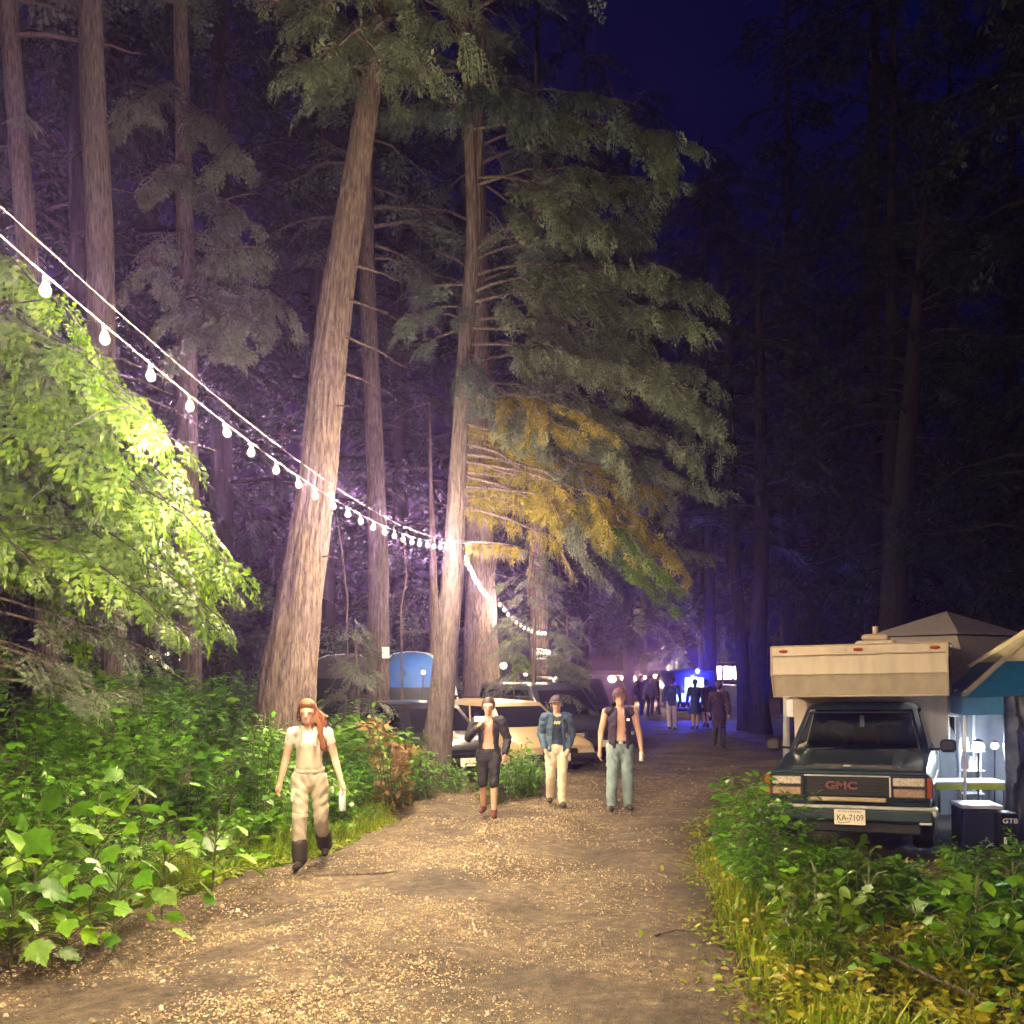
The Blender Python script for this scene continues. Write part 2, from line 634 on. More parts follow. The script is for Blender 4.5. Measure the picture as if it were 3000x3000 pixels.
def spray_tpl(seed, nb=9, lf=4, wid=.42, droop=.22, lw=.30):
    """a flat conifer spray along +X, length 1: rachis, side twigs, small leaf blades"""
    r = np.random.default_rng(seed)
    V, F = [], []

    def blade(p, a, L, w):
        d = np.array([math.cos(a), math.sin(a)])
        n = np.array([-d[1], d[0]])
        i = len(V)
        for q in (p, p + d * L * .45 + n * w / 2, p + d * L, p + d * L * .45 - n * w / 2):
            rr = math.hypot(q[0], q[1])
            V.append((q[0], q[1], -droop * rr * rr + r.normal() * .012))
        F.append((i, i + 1, i + 2, i + 3))

    blade(np.array([0, 0.]), 0, 1.0, .02)
    for i in range(nb):
        t = (i + .6) / nb
        for s in (-1, 1):
            bl = wid * (1.05 - t) ** .75 * (.75 + .5 * r.random()) * min(1, .35 + 2.2 * t)
            a = s * (R(52) - R(22) * t + r.normal() * .1)
            p0 = np.array([t * .94 + r.normal() * .015, 0])
            for k in range(lf):
                u = (k + .25) / lf
                p = p0 + np.array([math.cos(a), math.sin(a)]) * bl * u
                sg = 1 if k % 2 else -1
                blade(p, a + sg * R(30) + r.normal() * .12, bl / lf * (1.9 - .5 * u), bl / lf * lw * 1.5)
            blade(p0 + np.array([math.cos(a), math.sin(a)]) * bl * .75, a, bl * .42, bl / lf * lw * 1.4)
    blade(np.array([.86, 0]), 0, .2, .04)
    return np.array(V), np.array(F)


SPRAYS = [spray_tpl(100 + i, nb=7, lf=3, wid=.46, lw=.42) for i in range(5)]
SPRAYS_LOW = [spray_tpl(200 + i, nb=5, lf=3, lw=.42) for i in range(4)]
SPRAYS_BOUGH = [spray_tpl(400 + i, nb=7, lf=3, wid=.40, droop=.34, lw=.52) for i in range(6)]
SPRAYS_FINE = [spray_tpl(300 + i, nb=8, lf=3, wid=.42, droop=.3, lw=.46) for i in range(5)]


def frames(pos, d, nrm, size, wide=None):
    """(n,3,4) transforms: x along d, z near nrm"""
    d = d / np.linalg.norm(d, axis=1, keepdims=True)
    y = np.cross(nrm, d)
    y /= np.linalg.norm(y, axis=1, keepdims=True) + 1e-9
    z = np.cross(d, y)
    w = size if wide is None else wide
    return np.stack([d * size[:, None], y * w[:, None], z * size[:, None], pos], -1)


def stamp(tpls, M, rng):
    """copy leaf templates to all frames; one vertex/face array"""
    Vs, Fs, off = [], [], 0
    pick = rng.integers(0, len(tpls), len(M))
    for k, (tv, tf) in enumerate(tpls):
        m = M[pick == k]
        if not len(m):
            continue
        P = np.einsum('nij,vj->nvi', m[:, :, :3], tv) + m[:, None, :, 3]
        Vs.append(P.reshape(-1, 3))
        Fs.append((tf[None] + (np.arange(len(m)) * len(tv))[:, None, None]).reshape(-1, tf.shape[1]) + off)
        off += len(m) * len(tv)
    return np.concatenate(Vs), np.concatenate(Fs)


def trunk_obj(pts, rads, m, parent, seg=26, step=.16, ridge=.09, flare=0., name='trunk', seed=0):
    """bark-furrowed trunk through the points (local coordinates)"""
    P = np.array([tuple(p) for p in pts], float)
    rr = np.array(rads, float)
    s = np.concatenate([[0], np.cumsum(np.linalg.norm(np.diff(P, axis=0), axis=1))])
    n = max(3, int(s[-1] / step))
    t = np.linspace(0, s[-1], n)
    # smoothed interpolation
    def sm(v):
        q = np.interp(t, s, v)
        for _ in range(6):
            q[1:-1] = (q[:-2] + 2 * q[1:-1] + q[2:]) / 4
        return q
    C = np.stack([sm(P[:, i]) for i in range(3)], -1)
    r0 = sm(rr)
    a = np.linspace(0, 2 * math.pi, seg, endpoint=False)
    A, T = np.meshgrid(a, t)
    drift = .35 * np.sin(T * .9 + seed) + .22 * np.sin(T * 2.3 + seed * 2)
    rd = (np.abs(np.sin(A * 6.5 + drift * 3 + .9 * np.sin(A * 3 + T * .8))) * .6 + .4 * np.abs(np.sin(A * 10.5 - drift * 5 + .6 * np.sin(T * 3.7) + seed)))
    rd = (np.maximum(rd, .28) ** .8 - .6) * ridge * 1.35 + .035 * np.sin(A * 2 + T * .5 + seed) + .02 * np.sin(T * 5.1 + A * 3)
    if flare:
        k = np.exp(-T / .55)
        rd = rd + flare * k * (1 + .5 * np.sin(A * 4 + seed))
    RR = r0[:, None] * (1 + rd)
    V = np.stack([C[:, 0:1] + RR * np.cos(A), C[:, 1:2] + RR * np.sin(A), C[:, 2:3] + 0 * A], -1).reshape(-1, 3)
    i = np.arange(n * seg).reshape(n, seg)
    j = np.roll(i, -1, 1)
    F = np.stack([i[:-1], j[:-1], j[1:], i[1:]], -1).reshape(-1, 4)
    return link(name, mesh_np(name, V, F), m, parent, smooth=True)


def limb_path(p0, p1, sag, n=9, wob=.03, rng=None):
    p0, p1 = Vector(p0), Vector(p1)
    L = (p1 - p0).length
    out = []
    for i in range(n):
        t = i / (n - 1)
        q = p0.lerp(p1, t)
        q.z += sag * L * 4 * t * (1 - t)
        if rng is not None and 0 < i:
            q += Vector(rng.normal(size=3) * wob * L * .5 * t)
        out.append(q)
    return out


def limb_sprays(path, t0, dens, size, rng, hang=.35, tpls=None, tilt=.28):
    """frames of sprays standing on both sides of a limb"""
    P = np.array([tuple(p) for p in path])
    seg = np.linalg.norm(np.diff(P, axis=0), axis=1)
    s = np.concatenate([[0], np.cumsum(seg)])
    n = max(3, int(s[-1] * (1 - t0) * dens))
    t = t0 + (1 - t0) * np.sort(rng.random(n))
    pos = np.stack([np.interp(t * s[-1], s, P[:, k]) for k in range(3)], -1)
    e = .03
    nx_ = np.stack([np.interp(np.clip(t + e, 0, 1) * s[-1], s, P[:, k]) for k in range(3)], -1)
    pv = np.stack([np.interp(np.clip(t - e, 0, 1) * s[-1], s, P[:, k]) for k in range(3)], -1)
    d = nx_ - pv
    d /= np.linalg.norm(d, axis=1, keepdims=True) + 1e-9
    side = np.cross(d, np.array([0, 0, 1.]))
    side /= np.linalg.norm(side, axis=1, keepdims=True) + 1e-9
    sg = np.where(rng.random(n) < .5, -1., 1.)
    w = .25 + .75 * rng.random(n)
    sz = size * (.55 + .75 * rng.random(n)) * (1.15 - .55 * (t - t0) / (1 - t0 + 1e-6))
    dd = d * (1.1 - .5 * w)[:, None] + side * (sg * w)[:, None]
    dd[:, 2] -= hang * (.4 + rng.random(n))
    up = np.array([0, 0, 1.])[None] + rng.normal(size=(n, 3)) * tilt
    dd[-1] = d[-1]
    return frames(pos, dd, up, sz)


def tree(name, label, px, Y, m='bark_grey', group=None, seg=26, ridge=.09, flare=.35, top=None, dY=0.):
    """px: list of (x, y, width) of the trunk as seen, from the base upward; Y its distance.
    returns root, function world->local, rng"""
    pts, rads = [], []
    for i, (x, y, w) in enumerate(px):
        Yi = Y + dY * i / max(1, len(px) - 1)
        pts.append(at(x, y, Yi)); rads.append(w / 2 / FPX * Yi)
    b = pts[0].copy()
    g = float(ground_z(b.x, b.y)) - .12
    if b.z > g + .05:
        d = pts[1] - pts[0]
        k = (b.z - g) / max(d.z, .1)
        pts.insert(0, Vector((b.x - d.x * min(k, .6), b.y, g))); rads.insert(0, rads[0] * 1.06)
    else:
        pts[0].z = g
    if top:
        d = (pts[-1] - pts[-2]).normalized()
        h = top - pts[-1].z
        pts.append(pts[-1] + d * (h / d.z)); rads.append(.05)
    base = pts[0].copy()
    base.z += .12
    root = thing(name, label, 'tree', base, 0, group)
    loc = [p - base for p in pts]
    trunk_obj(loc, rads, m, root, seg=seg, ridge=ridge, flare=flare, seed=random.random() * 9)
    return root, base, loc, rads


def trunk_at(loc, z):
    for a, b in zip(loc[:-1], loc[1:]):
        if a.z <= z <= b.z:
            return a.lerp(b, (z - a.z) / (b.z - a.z))
    return loc[-1].copy() if z > loc[-1].z else loc[0].copy()


def limb(root, path, r0, m, fol=None, t0=.3, dens=10, size=.5, rng=None, hang=.35, tpls=None, seg=6, tilt=.28, side=0):
    """one limb: tapering wood and, as its sub-part, its foliage"""
    n = len(path)
    mb = MB().tube(path, [max(.006, r0 * (1 - .85 * i / (n - 1))) for i in range(n)], seg)
    if fol:
        # a few side twigs
        for k in range(3):
            i = rng.integers(2, n - 1)
            d = Vector((rng.normal(), rng.normal(), -.2 + rng.normal() * .3)).normalized()
            mb.tube([path[i], path[i] + d * size * .6, path[i] + d * size * 1.1 + Vector((0, 0, -.1 * size))], [r0 * .35, r0 * .2, .004], 5)
    o = mb.build('limb', m, root, True)
    if fol:
        M = [limb_sprays(path, t0, dens, size, rng, hang, None, tilt)]
        L = (path[-1] - path[0]).length
        if side and L > 1.2:
            d0 = (path[-1] - path[0]).normalized()
            for k in range(side):
                i = int(rng.integers(max(1, int(t0 * n)), n - 1))
                a = (1 if k % 2 else -1) * R(38 + 25 * rng.random())
                d = Matrix.Rotation(a, 3, 'Z') @ d0
                l2 = L * (.16 + .2 * rng.random())
                e_ = path[i] + d * l2 + Vector((0, 0, -l2 * (.25 + .4 * rng.random())))
                sp = limb_path(path[i], e_, .1, 6, .06, rng)
                MB().tube(sp, [max(.004, r0 * .4 * (1 - .8 * q / 5)) for q in range(6)], 4).build('bough', m, o, True)
                M.append(limb_sprays(sp, .1, dens, size * .85, rng, hang + .15, None, tilt))
        M = np.concatenate(M)
        V, F = stamp(tpls or SPRAYS, M, rng)
        link('foliage', mesh_np('foliage', V, F), fol, o)
    return o


def auto_crown(root, loc, rng, z0, z1, n, length, fol, m, pitch=.1, droop=.25, size=.6, dens=7, az=None, tpls=None, r0=.05, taper=.6, t0=.25):
    """a crown of many limbs joined into two parts: the limbs' wood and the foliage"""
    wood = MB()
    Ms = []
    for i in range(n):
        z = z0 + (z1 - z0) * (i + rng.random()) / n
        p = trunk_at(loc, z)
        a = (rng.random() * 2 * math.pi) if az is None else az[0] + (az[1] - az[0]) * rng.random()
        L = length * (1 - taper * (z - z0) / (z1 - z0 + 1e-6)) * (.65 + .55 * rng.random())
        e = p + Vector((math.cos(a) * L, math.sin(a) * L, pitch * L - droop * L * (.6 + .8 * rng.random())))
        path = limb_path(p, e, .12, 8, .05, rng)
        wood.tube(path, [max(.006, r0 * (1 - .85 * k / 7)) for k in range(8)], 5)
        Ms.append(limb_sprays(path, t0, dens, size, rng, .35))
    V, F = stamp(tpls or SPRAYS_LOW, np.concatenate(Ms), rng)
    tag(wood.build('branches', m, root, True), kind='stuff')
    tag(link('crown', mesh_np('crown', V, F), fol, root), kind='stuff')


# ================================================================== TREES
rng = np.random.default_rng(21)

# the big leaning trunk left of centre
root, base, loc, rads = tree('conifer_tree', 'massive leaning conifer with furrowed pale bark, string lights crossing its trunk', [(842, 2000, 165), (885, 1700, 122), (932, 1398, 104), (976, 932, 92), (1027, 621, 76), (1075, 310, 62), (1130, -60, 46)], 16, 'bark_big', seg=84, ridge=.17, flare=.14, top=22)
for (x0, y0, x1, y1) in ((1050, 778, 1185, 828), (1040, 880, 1190, 948), (1022, 985, 1200, 1082), (1010, 1090, 1155, 1160), (998, 1190, 1045, 1194), (955, 1632, 985, 1632)):
    limb(root, limb_path(at(x0 - 15, y0, 15.9) - base, at(x1, y1, 15.5 + rng.random()) - base, .03, 6, .04, rng), .022, 'dead_wood')
for i, (x0, y0, x1, y1, y2) in enumerate((lambda L_: [(a_ + 22, b_ - 130, c_ + 22, d_ - 150, e_) for a_, b_, c_, d_, e_ in L_])(((1060, 380, 820, 330, 15), (1075, 300, 1280, 380, 15.5), (1075, 280, 760, 150, 14.5), (1085, 200, 1330, 250, 14), (1095, 150, 800, 60, 16), (1100, 120, 1400, 40, 15), (1065, 330, 900, 420, 14.4), (1110, 60, 740, -60, 14.5), (1085, 220, 980, 330, 13.2), (1085, 220, 1150, 330, 13), (1110, 50, 1000, 120, 12.4), (1110, 20, 1260, 120, 12.6)))):
    limb(root, limb_path(at(x0, y0, 16) - base, at(x1, y1, y2) - base, .08, 8, .05, rng), .05, 'bark_grey', 'fol_cedar', .25, 7, .62, rng, .55, side=4)
auto_crown(root, loc, rng, 13.0, 20, 22, 3.2, 'fol_dark', 'bark_grey', size=.75, dens=8)

# the slim tree beside the track, limbs reaching right over it
root, base, loc, rads = tree('conifer_tree', 'slim straight conifer at the track edge with mossy limbs reaching right', [(1283, 2150, 78), (1298, 2000, 68), (1325, 1700, 62), (1337, 1500, 57), (1353, 1200, 50), (1365, 1000, 45), (1381, 800, 40), (1386, 650, 33), (1370, 300, 27), (1362, 0, 22)], 18, 'bark_grey', seg=56, ridge=.13, flare=.1, top=21)
MB().tube([at(1378, 790, 18.05) - base, at(1398, 700, 18.1) - base, at(1402, 500, 18.1) - base, at(1410, 250, 18.2) - base, at(1420, 60, 18.3) - base], [.085, .075, .065, .055, .04], 9).build('second_stem', 'bark_grey', root, True)
T2 = [  # start px, end px, end distance, foliage start, size, material, sag
    (1368, 300, 1830, 290, 17.0, .2, .62, 'fol_dark', .06), (1366, 250, 1620, 330, 15.8, .2, .6, 'fol_dark', .05),
    (1372, 380, 1950, 420, 17.6, .3, .66, 'fol_cedar', .08), (1400, 540, 1940, 560, 18.4, .3, .66, 'fol_cedar', .10),
    (1400, 520, 1720, 640, 16.2, .3, .55, 'fol_cedar', .08), (1385, 760, 1860, 660, 18.8, .3, .6, 'fol_dark', .05),
    (1385, 740, 1640, 560, 17.2, .35, .55, 'fol_cedar', .02), (1378, 810, 2085, 905, 18.8, .3, .7, 'fol_cedar', .12),
    (1376, 860, 1930, 820, 17.0, .25, .62, 'fol_cedar', .08), (1372, 890, 2060, 960, 17.2, .25, .66, 'fol_cedar', .10),
    (1370, 940, 2120, 1150, 18.2, .3, .66, 'fol_cedar', .10), (1370, 960, 2090, 1200, 16.9, .35, .62, 'fol_cedar', .08),
    (1366, 1010, 1820, 1090, 16.2, .25, .5, 'fol_cedar', .05), (1362, 1120, 1960, 1300, 18.2, .22, .55, 'fol_cedar', .08),
    (1360, 1180, 2000, 1420, 17.0, .25, .55, 'fol_cedar', .08), (1358, 1270, 2120, 1450, 18.8, .22, .6, 'fol_cedar', .07),
    (1354, 1350, 1890, 1520, 16.6, .2, .45, 'fol_moss', .04), (1350, 1400, 2060, 1620, 18.4, .3, .55, 'fol_cedar', .06),
    (1400, 1150, 1760, 1250, 16.0, .1, .4, 'fol_moss', .05), (1358, 1230, 2040, 1330, 16.9, .2, .5, 'fol_cedar', .07), (1354, 1310, 1960, 1430, 18.6, .2, .5, 'fol_moss', .05), (1366, 1060, 2050, 1130, 18.8, .25, .55, 'fol_cedar', .08), (1352, 1380, 1960, 1600, 17.0, .3, .5, 'fol_moss', .06),
    (1366, 835, 1195, 850, 17.6, .25, .5, 'fol_dark', .03), (1364, 900, 1160, 940, 17.0, .25, .5, 'fol_dark', .06), (1360, 960, 1215, 1030, 18.2, .25, .5, 'fol_dark', .05),
    (1362, 1010, 1420, 1190, 16.6, .25, .5, 'fol_dark', .02), (1366, 300, 1110, 330, 17.4, .25, .6, 'fol_dark', .05), (1364, 200, 1180, 150, 16.6, .2, .6, 'fol_dark', .05),
]
for (x0, y0, x1, y1, y2, t0, sz, fm, sag) in T2:
    limb(root, limb_path(at(x0, y0, 18) - base, at(x1, y1, y2) - base, sag, 9, .035, rng), .03, 'dead_wood' if fm == 'fol_moss' else 'bark_grey', fm, t0 * .85, 12, sz * 1.0, rng, .6, side=6)
# lower green limb carried out over the track
limb(root, limb_path(at(1352, 1330, 18) - base, at(2030, 1760, 16.6) - base, .12, 9, .03, rng), .045, 'bark_grey', 'fol_lime', .5, 20, .5, rng, .6)
limb(root, limb_path(at(1352, 1360, 18) - base, at(1960, 1790, 17.6) - base, .13, 9, .03, rng), .045, 'bark_grey', 'fol_lime', .55, 20, .5, rng, .6)
limb(root, limb_path(at(1352, 1300, 18) - base, at(1800, 1730, 17.0) - base, .16, 9, .03, rng), .04, 'bark_grey', 'fol_cedar', .55, 18, .45, rng, .6)
# bare limbs hung with moss: short drooping strips along the wood
def mossy(x0, y0, x1, y1, y2, sag=.03, n=130, ln=.28):
    path = limb_path(at(x0, y0, 18) - base, at(x1, y1, y2) - base, sag, 9, .02, rng)
    o = limb(root, path, .032, 'dead_wood')
    P = np.array([tuple(p) for p in path])
    t = rng.random(n) ** .8
    pos = np.stack([np.interp(t * 8, np.arange(9), P[:, k]) for k in range(3)], -1)
    d = rng.normal(size=(n, 3)) * .25 + np.array([0, 0, -1.])
    M = frames(pos, d, rng.normal(size=(n, 3)), ln * (.4 + rng.random(n)), ln * .5 * (.4 + rng.random(n)))
    V, F = stamp(SPRAYS_LOW, M, rng)
    link('moss', mesh_np('moss', V, F), 'fol_moss', o)
for a in ((1352, 1350, 1660, 1450, 17.4), (1350, 1390, 1690, 1520, 17.2), (1348, 1450, 1630, 1510, 17.6), (1346, 1480, 1640, 1590, 17.2), (1344, 1590, 1525, 1600, 17.6), (1350, 1425, 1780, 1500, 16.8), (1358, 1240, 1600, 1330, 17), (1360, 1150, 1740, 1290, 16.6), (1356, 1290, 1850, 1440, 17.6), (1352, 1330, 1720, 1400, 18.6), (1350, 1410, 1860, 1560, 17.8)):
    mossy(*a)
for a in ((1560, 1560, 1545, 1740, 17.4), (1640, 1610, 1690, 1700, 17.2)):
    mossy(*a, 0, 40, .16)
auto_crown(root, loc, rng, 13.2, 20, 22, 2.9, 'fol_dark', 'bark_grey', size=.7, dens=8)

# standing trunks: (label, px, Y, material, crown z0, crown material, limb length)
STAND = [
    ('conifer trunk with a small white notice, between the grey and the blue tent', [(1107, 1985, 62), (1110, 1700, 56), (1098, 1300, 50), (1078, 900, 46), (1070, 500, 40)], 24, 'bark_grey', 11, 'fol_dark', 3.0),
    ('broad pale conifer trunk behind the dark parked cars, string lights looped on it', [(1412, 2040, 104), (1408, 1800, 88), (1406, 1600, 80), (1400, 1200, 70), (1398, 800, 60)], 27.6, 'bark_big', 11, 'fol_dark', 3.4),
    ('conifer trunk carrying a blue lettered sign at the end of the string lights', [(1581, 2060, 54), (1580, 1850, 50), (1578, 1600, 46), (1575, 1100, 40)], 33, 'bark_big', 9, 'fol_dark', 3.0),
    ('purple lit conifer trunk rising behind the leafy tree at far left', [(332, 1960, 62), (325, 1700, 66), (300, 1100, 72), (292, 700, 74), (272, 300, 70), (262, -50, 64)], 17, 'bark_grey', 13, 'fol_dark', 2.6),
    ('leftmost conifer trunk, leaning out at the upper left corner', [(140, 1900, 60), (110, 1200, 58), (78, 700, 56), (48, 350, 52), (20, -50, 48)], 18, 'bark_grey', 13.5, 'fol_dark', 2.6),
    ('conifer half hidden by its own grey drooping boughs, right of the purple trunk', [(560, 1950, 58), (552, 1500, 56), (545, 900, 52), (540, 500, 48), (530, 100, 40)], 20, 'bark_grey', 14.5, 'fol_dark', 3.0),
    ('thin pale dead trunk between the blue tent and the slim mossy conifer', [(1272, 2000, 26), (1272, 1800, 24), (1268, 1600, 18), (1262, 1400, 11), (1258, 1180, 3)], 25, 'dead_wood', None, None, 0),
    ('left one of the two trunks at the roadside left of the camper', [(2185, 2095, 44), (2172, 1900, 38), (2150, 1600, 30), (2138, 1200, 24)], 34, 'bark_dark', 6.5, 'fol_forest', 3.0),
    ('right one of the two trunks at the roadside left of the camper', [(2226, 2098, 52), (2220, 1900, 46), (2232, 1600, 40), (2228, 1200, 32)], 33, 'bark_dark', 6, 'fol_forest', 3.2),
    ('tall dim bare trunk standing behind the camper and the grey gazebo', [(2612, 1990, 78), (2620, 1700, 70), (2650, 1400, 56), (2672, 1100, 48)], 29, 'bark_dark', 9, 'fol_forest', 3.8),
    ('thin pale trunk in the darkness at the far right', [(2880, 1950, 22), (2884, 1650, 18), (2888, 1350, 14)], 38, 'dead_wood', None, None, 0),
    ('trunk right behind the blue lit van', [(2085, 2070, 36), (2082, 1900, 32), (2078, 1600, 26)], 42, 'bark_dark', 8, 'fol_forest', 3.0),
]
for (lab, px, Y, m, cz, fm, ll) in STAND:
    root, base, loc, rads = tree('conifer_tree', lab, px, Y, m, seg=44, ridge=.13, top=((15.5 if m == 'bark_dark' else 22) if cz else None))
    if cz:
        auto_crown(root, loc, rng, cz, 15.3 if m == 'bark_dark' else 21, 30, ll, fm, m, size=.8, dens=6)
    # broken dead twigs on the trunk
    for k in range(5):
        z = 2.5 + rng.random() * 7
        p = trunk_at(loc, z); a = rng.random() * 6.28; L = .4 + rng.random() * .9
        limb(root, limb_path(p, p + Vector((math.cos(a) * L, math.sin(a) * L, -.25 * L)), .05, 5, .06, rng), .015, 'dead_wood')
    if 'half hidden' in lab:
        for (x0, y0, x1, y1, y2) in ((545, 560, 700, 640, 18.5), (540, 300, 690, 480, 18), (545, 700, 790, 760, 17.5), (545, 760, 800, 900, 18.6), (548, 820, 760, 960, 17.4), (545, 680, 420, 780, 18), (545, 480, 420, 560, 18), (548, 880, 700, 1010, 18.4), (535, 250, 350, 330, 18), (545, 850, 620, 1000, 17)):
            limb(root, limb_path(at(x0, y0, 20) - base, at(x1, y1, y2) - base, .08, 8, .05, rng), .04, 'bark_grey', 'fol_cedar', .2, 18, .62, rng, .6, side=4)
    if 'leftmost' in lab:
        limb(root, limb_path(at(40, 105, 18) - base, at(440, 165, 16.5) - base, .03, 8, .03, rng), .05, 'dead_wood')
        limb(root, limb_path(at(60, 0, 18) - base, at(220, 60, 17) - base, .03, 6, .03, rng), .03, 'dead_wood')
        limb(root, limb_path(at(60, 345, 18) - base, at(85, 370, 16.5) - base, .05, 6, .03, rng), .02, 'dead_wood', 'fol_cedar', .3, 16, .4, rng)

# the leafy young tree that fills the left edge, lit from above by the bulbs
root, base, loc, rads = tree('young_hemlock_tree', 'leafy lime green young tree filling the left edge under the string lights', [(-330, 2400, 60), (-310, 1800, 52), (-290, 1200, 40), (-270, 700, 28)], 7.6, 'bark_dark', seg=18, top=6.4)
for i in range(30):
    f = i / 29
    yy = 910 + 840 * f + rng.normal() * 14
    tipx = np.interp(f, [0, .1, .3, .5, .75, .9, 1], [250, 330, 490, 620, 690, 630, 480]) * (1 if i % 2 == 0 else .45 + .35 * rng.random())
    y2 = (6.4 if i % 2 == 0 else 7.0) + 1.5 * rng.random()
    tipy = yy + 40 + 150 * (tipx / 700) + rng.normal() * 20
    p0 = at(-290, yy - 200, 7.6) - base
    p1 = at(tipx, tipy, y2) - base
    limb(root, limb_path(p0, p1, .12, 9, .02, rng), .018, 'bark_dark', 'fol_lime', .14, 15, .50, rng, .30, SPRAYS_BOUGH, tilt=.13)
for i in range(7):
    y2 = 6.2 + 1.6 * rng.random()
    limb(root, limb_path(at(-290, 640 + 130 * i, 7.6) - base, at(60 + 200 * rng.random(), 900 + 130 * i, y2) - base, .1, 8, .03, rng), .016, 'bark_dark', 'fol_lime', .2, 15, .42, rng, .35, SPRAYS_BOUGH, tilt=.15)
for i in range(9):   # brownish bare lower boughs
    limb(root, limb_path(at(-300, 1650 + 40 * i, 7.6) - base, at(150 + 420 * rng.random(), 1840 + 30 * i, 7.2 + rng.random()) - base, .05, 8, .03, rng), .018, 'dead_wood', 'fol_cedar', .5, 12, .3, rng, .4, SPRAYS_FINE)

# a small light green hemlock near the middle trunks and two saplings lit by the lamps
for (lab, px, Y, h, fm) in (('small bright green sapling lit between the broad trunk and the sign trunk', (1500, 2050), 28, 3.4, 'fol_lime'), ('drooping olive sapling under the string lights left of the sign trunk', (1560, 2040), 24, 5.3, 'fol_cedar'), ('small pale sapling between the leaning conifer and the notice trunk', (1040, 1990), 20, 3.2, 'fol_cedar'), ('sapling in the shade right of the sign trunk', (1660, 2050), 31, 4.0, 'fol_dark')):
    b = at(px[0], px[1], Y); b.z = float(ground_z(b.x, b.y))
    t = thing('sapling_tree', lab, 'sapling', b)
    lp = [Vector((0, 0, -.1)), Vector((.05, 0, h * .5)), Vector((.0, .05, h))]
    trunk_obj(lp, [.06, .045, .01], 'bark_grey', t, seg=8)
    auto_crown(t, lp, rng, h * .2, h * .97, 34, h * .34, fm, 'bark_grey', size=.4, dens=14, tpls=SPRAYS, r0=.015, droop=.45, taper=.75)

# dead snags with bleached stems between the trunks
for i, (lab, pts) in enumerate((('crooked bleached dead stem behind the grey tent', [(1010, 1960), (1018, 1760), (1000, 1600), (985, 1500)]), ('forked bleached dead stem above the blue tent', [(1180, 1960), (1175, 1780), (1192, 1690), (1180, 1560)]))):
    Y = 21 + i
    P = [at(x, y, Y) for x, y in pts]
    P[0].z = float(ground_z(P[0].x, P[0].y)) - .05
    b = P[0].copy()
    t = thing('dead_tree', lab, 'dead tree', b)
    MB().tube([p - b for p in P], [.026, .021, .015, .006][:len(P)], 8).build('trunk', 'dead_wood', t, True)
    for k in range(9):
        z = .8 + 2.6 * rng.random(); p = trunk_at([q - b for q in P], z)
        a = rng.random() * 6.28; L = .3 + .7 * rng.random()
        limb(t, limb_path(p, p + Vector((math.cos(a) * L, math.sin(a) * L, -.3 * L + .3 * rng.normal() * L)), .1, 6, .12, rng), .012, 'dead_wood', seg=5)

# the forest behind: copies of three built conifers
PROTO = []
for k in range(3):
    t = thing('forest_conifer', 'x', 'tree')
    h = 25 + 3 * k
    lp = [Vector((0, 0, -.3)), Vector((.1, 0, h * .5)), Vector((0, .1, h))]
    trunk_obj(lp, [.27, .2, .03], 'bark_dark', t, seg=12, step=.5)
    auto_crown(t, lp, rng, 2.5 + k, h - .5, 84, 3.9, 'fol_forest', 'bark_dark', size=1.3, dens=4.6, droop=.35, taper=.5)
    PROTO.append(t)
FOREST = [(-17, 24), (-13.5, 27), (-10.5, 25), (-8.2, 29), (-6.0, 33), (-12, 34), (-4.0, 36), (-16, 38), (-8, 41), (-1.8, 40), (-5, 47), (1.2, 46), (-11, 48), (3.6, 52), (-1, 55), (6.5, 57), (3, 64),
          (13.4, 38), (15.8, 43), (17.5, 34), (12.6, 47), (19.5, 40), (10.5, 56), (22, 36), (15, 54), (20.5, 48), (25, 43), (13.5, 65), (8.5, 66), (27, 34), (18, 60), (14.2, 27), (18.3, 26), (24, 30), (12.2, 33), (21.5, 33), (16.4, 30)]
FOREST = sorted([f for f in FOREST if f[0] <= 7], key=lambda f: f[0] / f[1]) + sorted([f for f in FOREST if f[0] > 7], key=lambda f: f[0] / f[1])
NL = sum(f[0] <= 7 for f in FOREST)
for i, (x, y) in enumerate(FOREST):
    src = PROTO[i % 3]
    o = src if i < 3 else copy_tree(src)
    o.location = (x, y, float(ground_z(x, y)))
    o.rotation_euler.z = rng.random() * 6.28
    s = .85 + .4 * rng.random()
    o.scale = (s, s, s * (.95 + .25 * rng.random()))
    tag(o, ('dark conifer of the unlit forest behind the camper, %s from the left' % nth(i - NL + 1)) if x > 7 else ('dark conifer deep behind the lit trunks, %s from the left' % nth(i + 1)), 'tree', 'dark conifers of the forest on the right' if x > 7 else 'dark conifers of the forest on the left')
# undergrowth mass far back
M = []
n = 5200
ang = rng.random(n)
yy = 22 + 45 * rng.random(n)
xx = np.where(rng.random(n) < .55, left_edge(yy) - 1 - 14 * rng.random(n), right_edge(yy) + 3 + 12 * rng.random(n))
hh = rng.random(n) ** 1.6 * 3.4
zz = ground_z(xx, yy) + hh
d = rng.normal(size=(n, 3)); d[:, 2] -= .3
V, F = stamp(SPRAYS_LOW, frames(np.stack([xx, yy, zz], -1), d, np.array([0, 0, 1.])[None] + rng.normal(size=(n, 3)) * .3, .5 + .7 * rng.random(n)), rng)
tag(link('undergrowth', mesh_np('undergrowth', V, F), 'fol_dark'), 'dim tangled undergrowth between the trunks of the forest', 'undergrowth', kind='stuff')

# ================================================================== UNDERSTOREY
rng = np.random.default_rng(44)


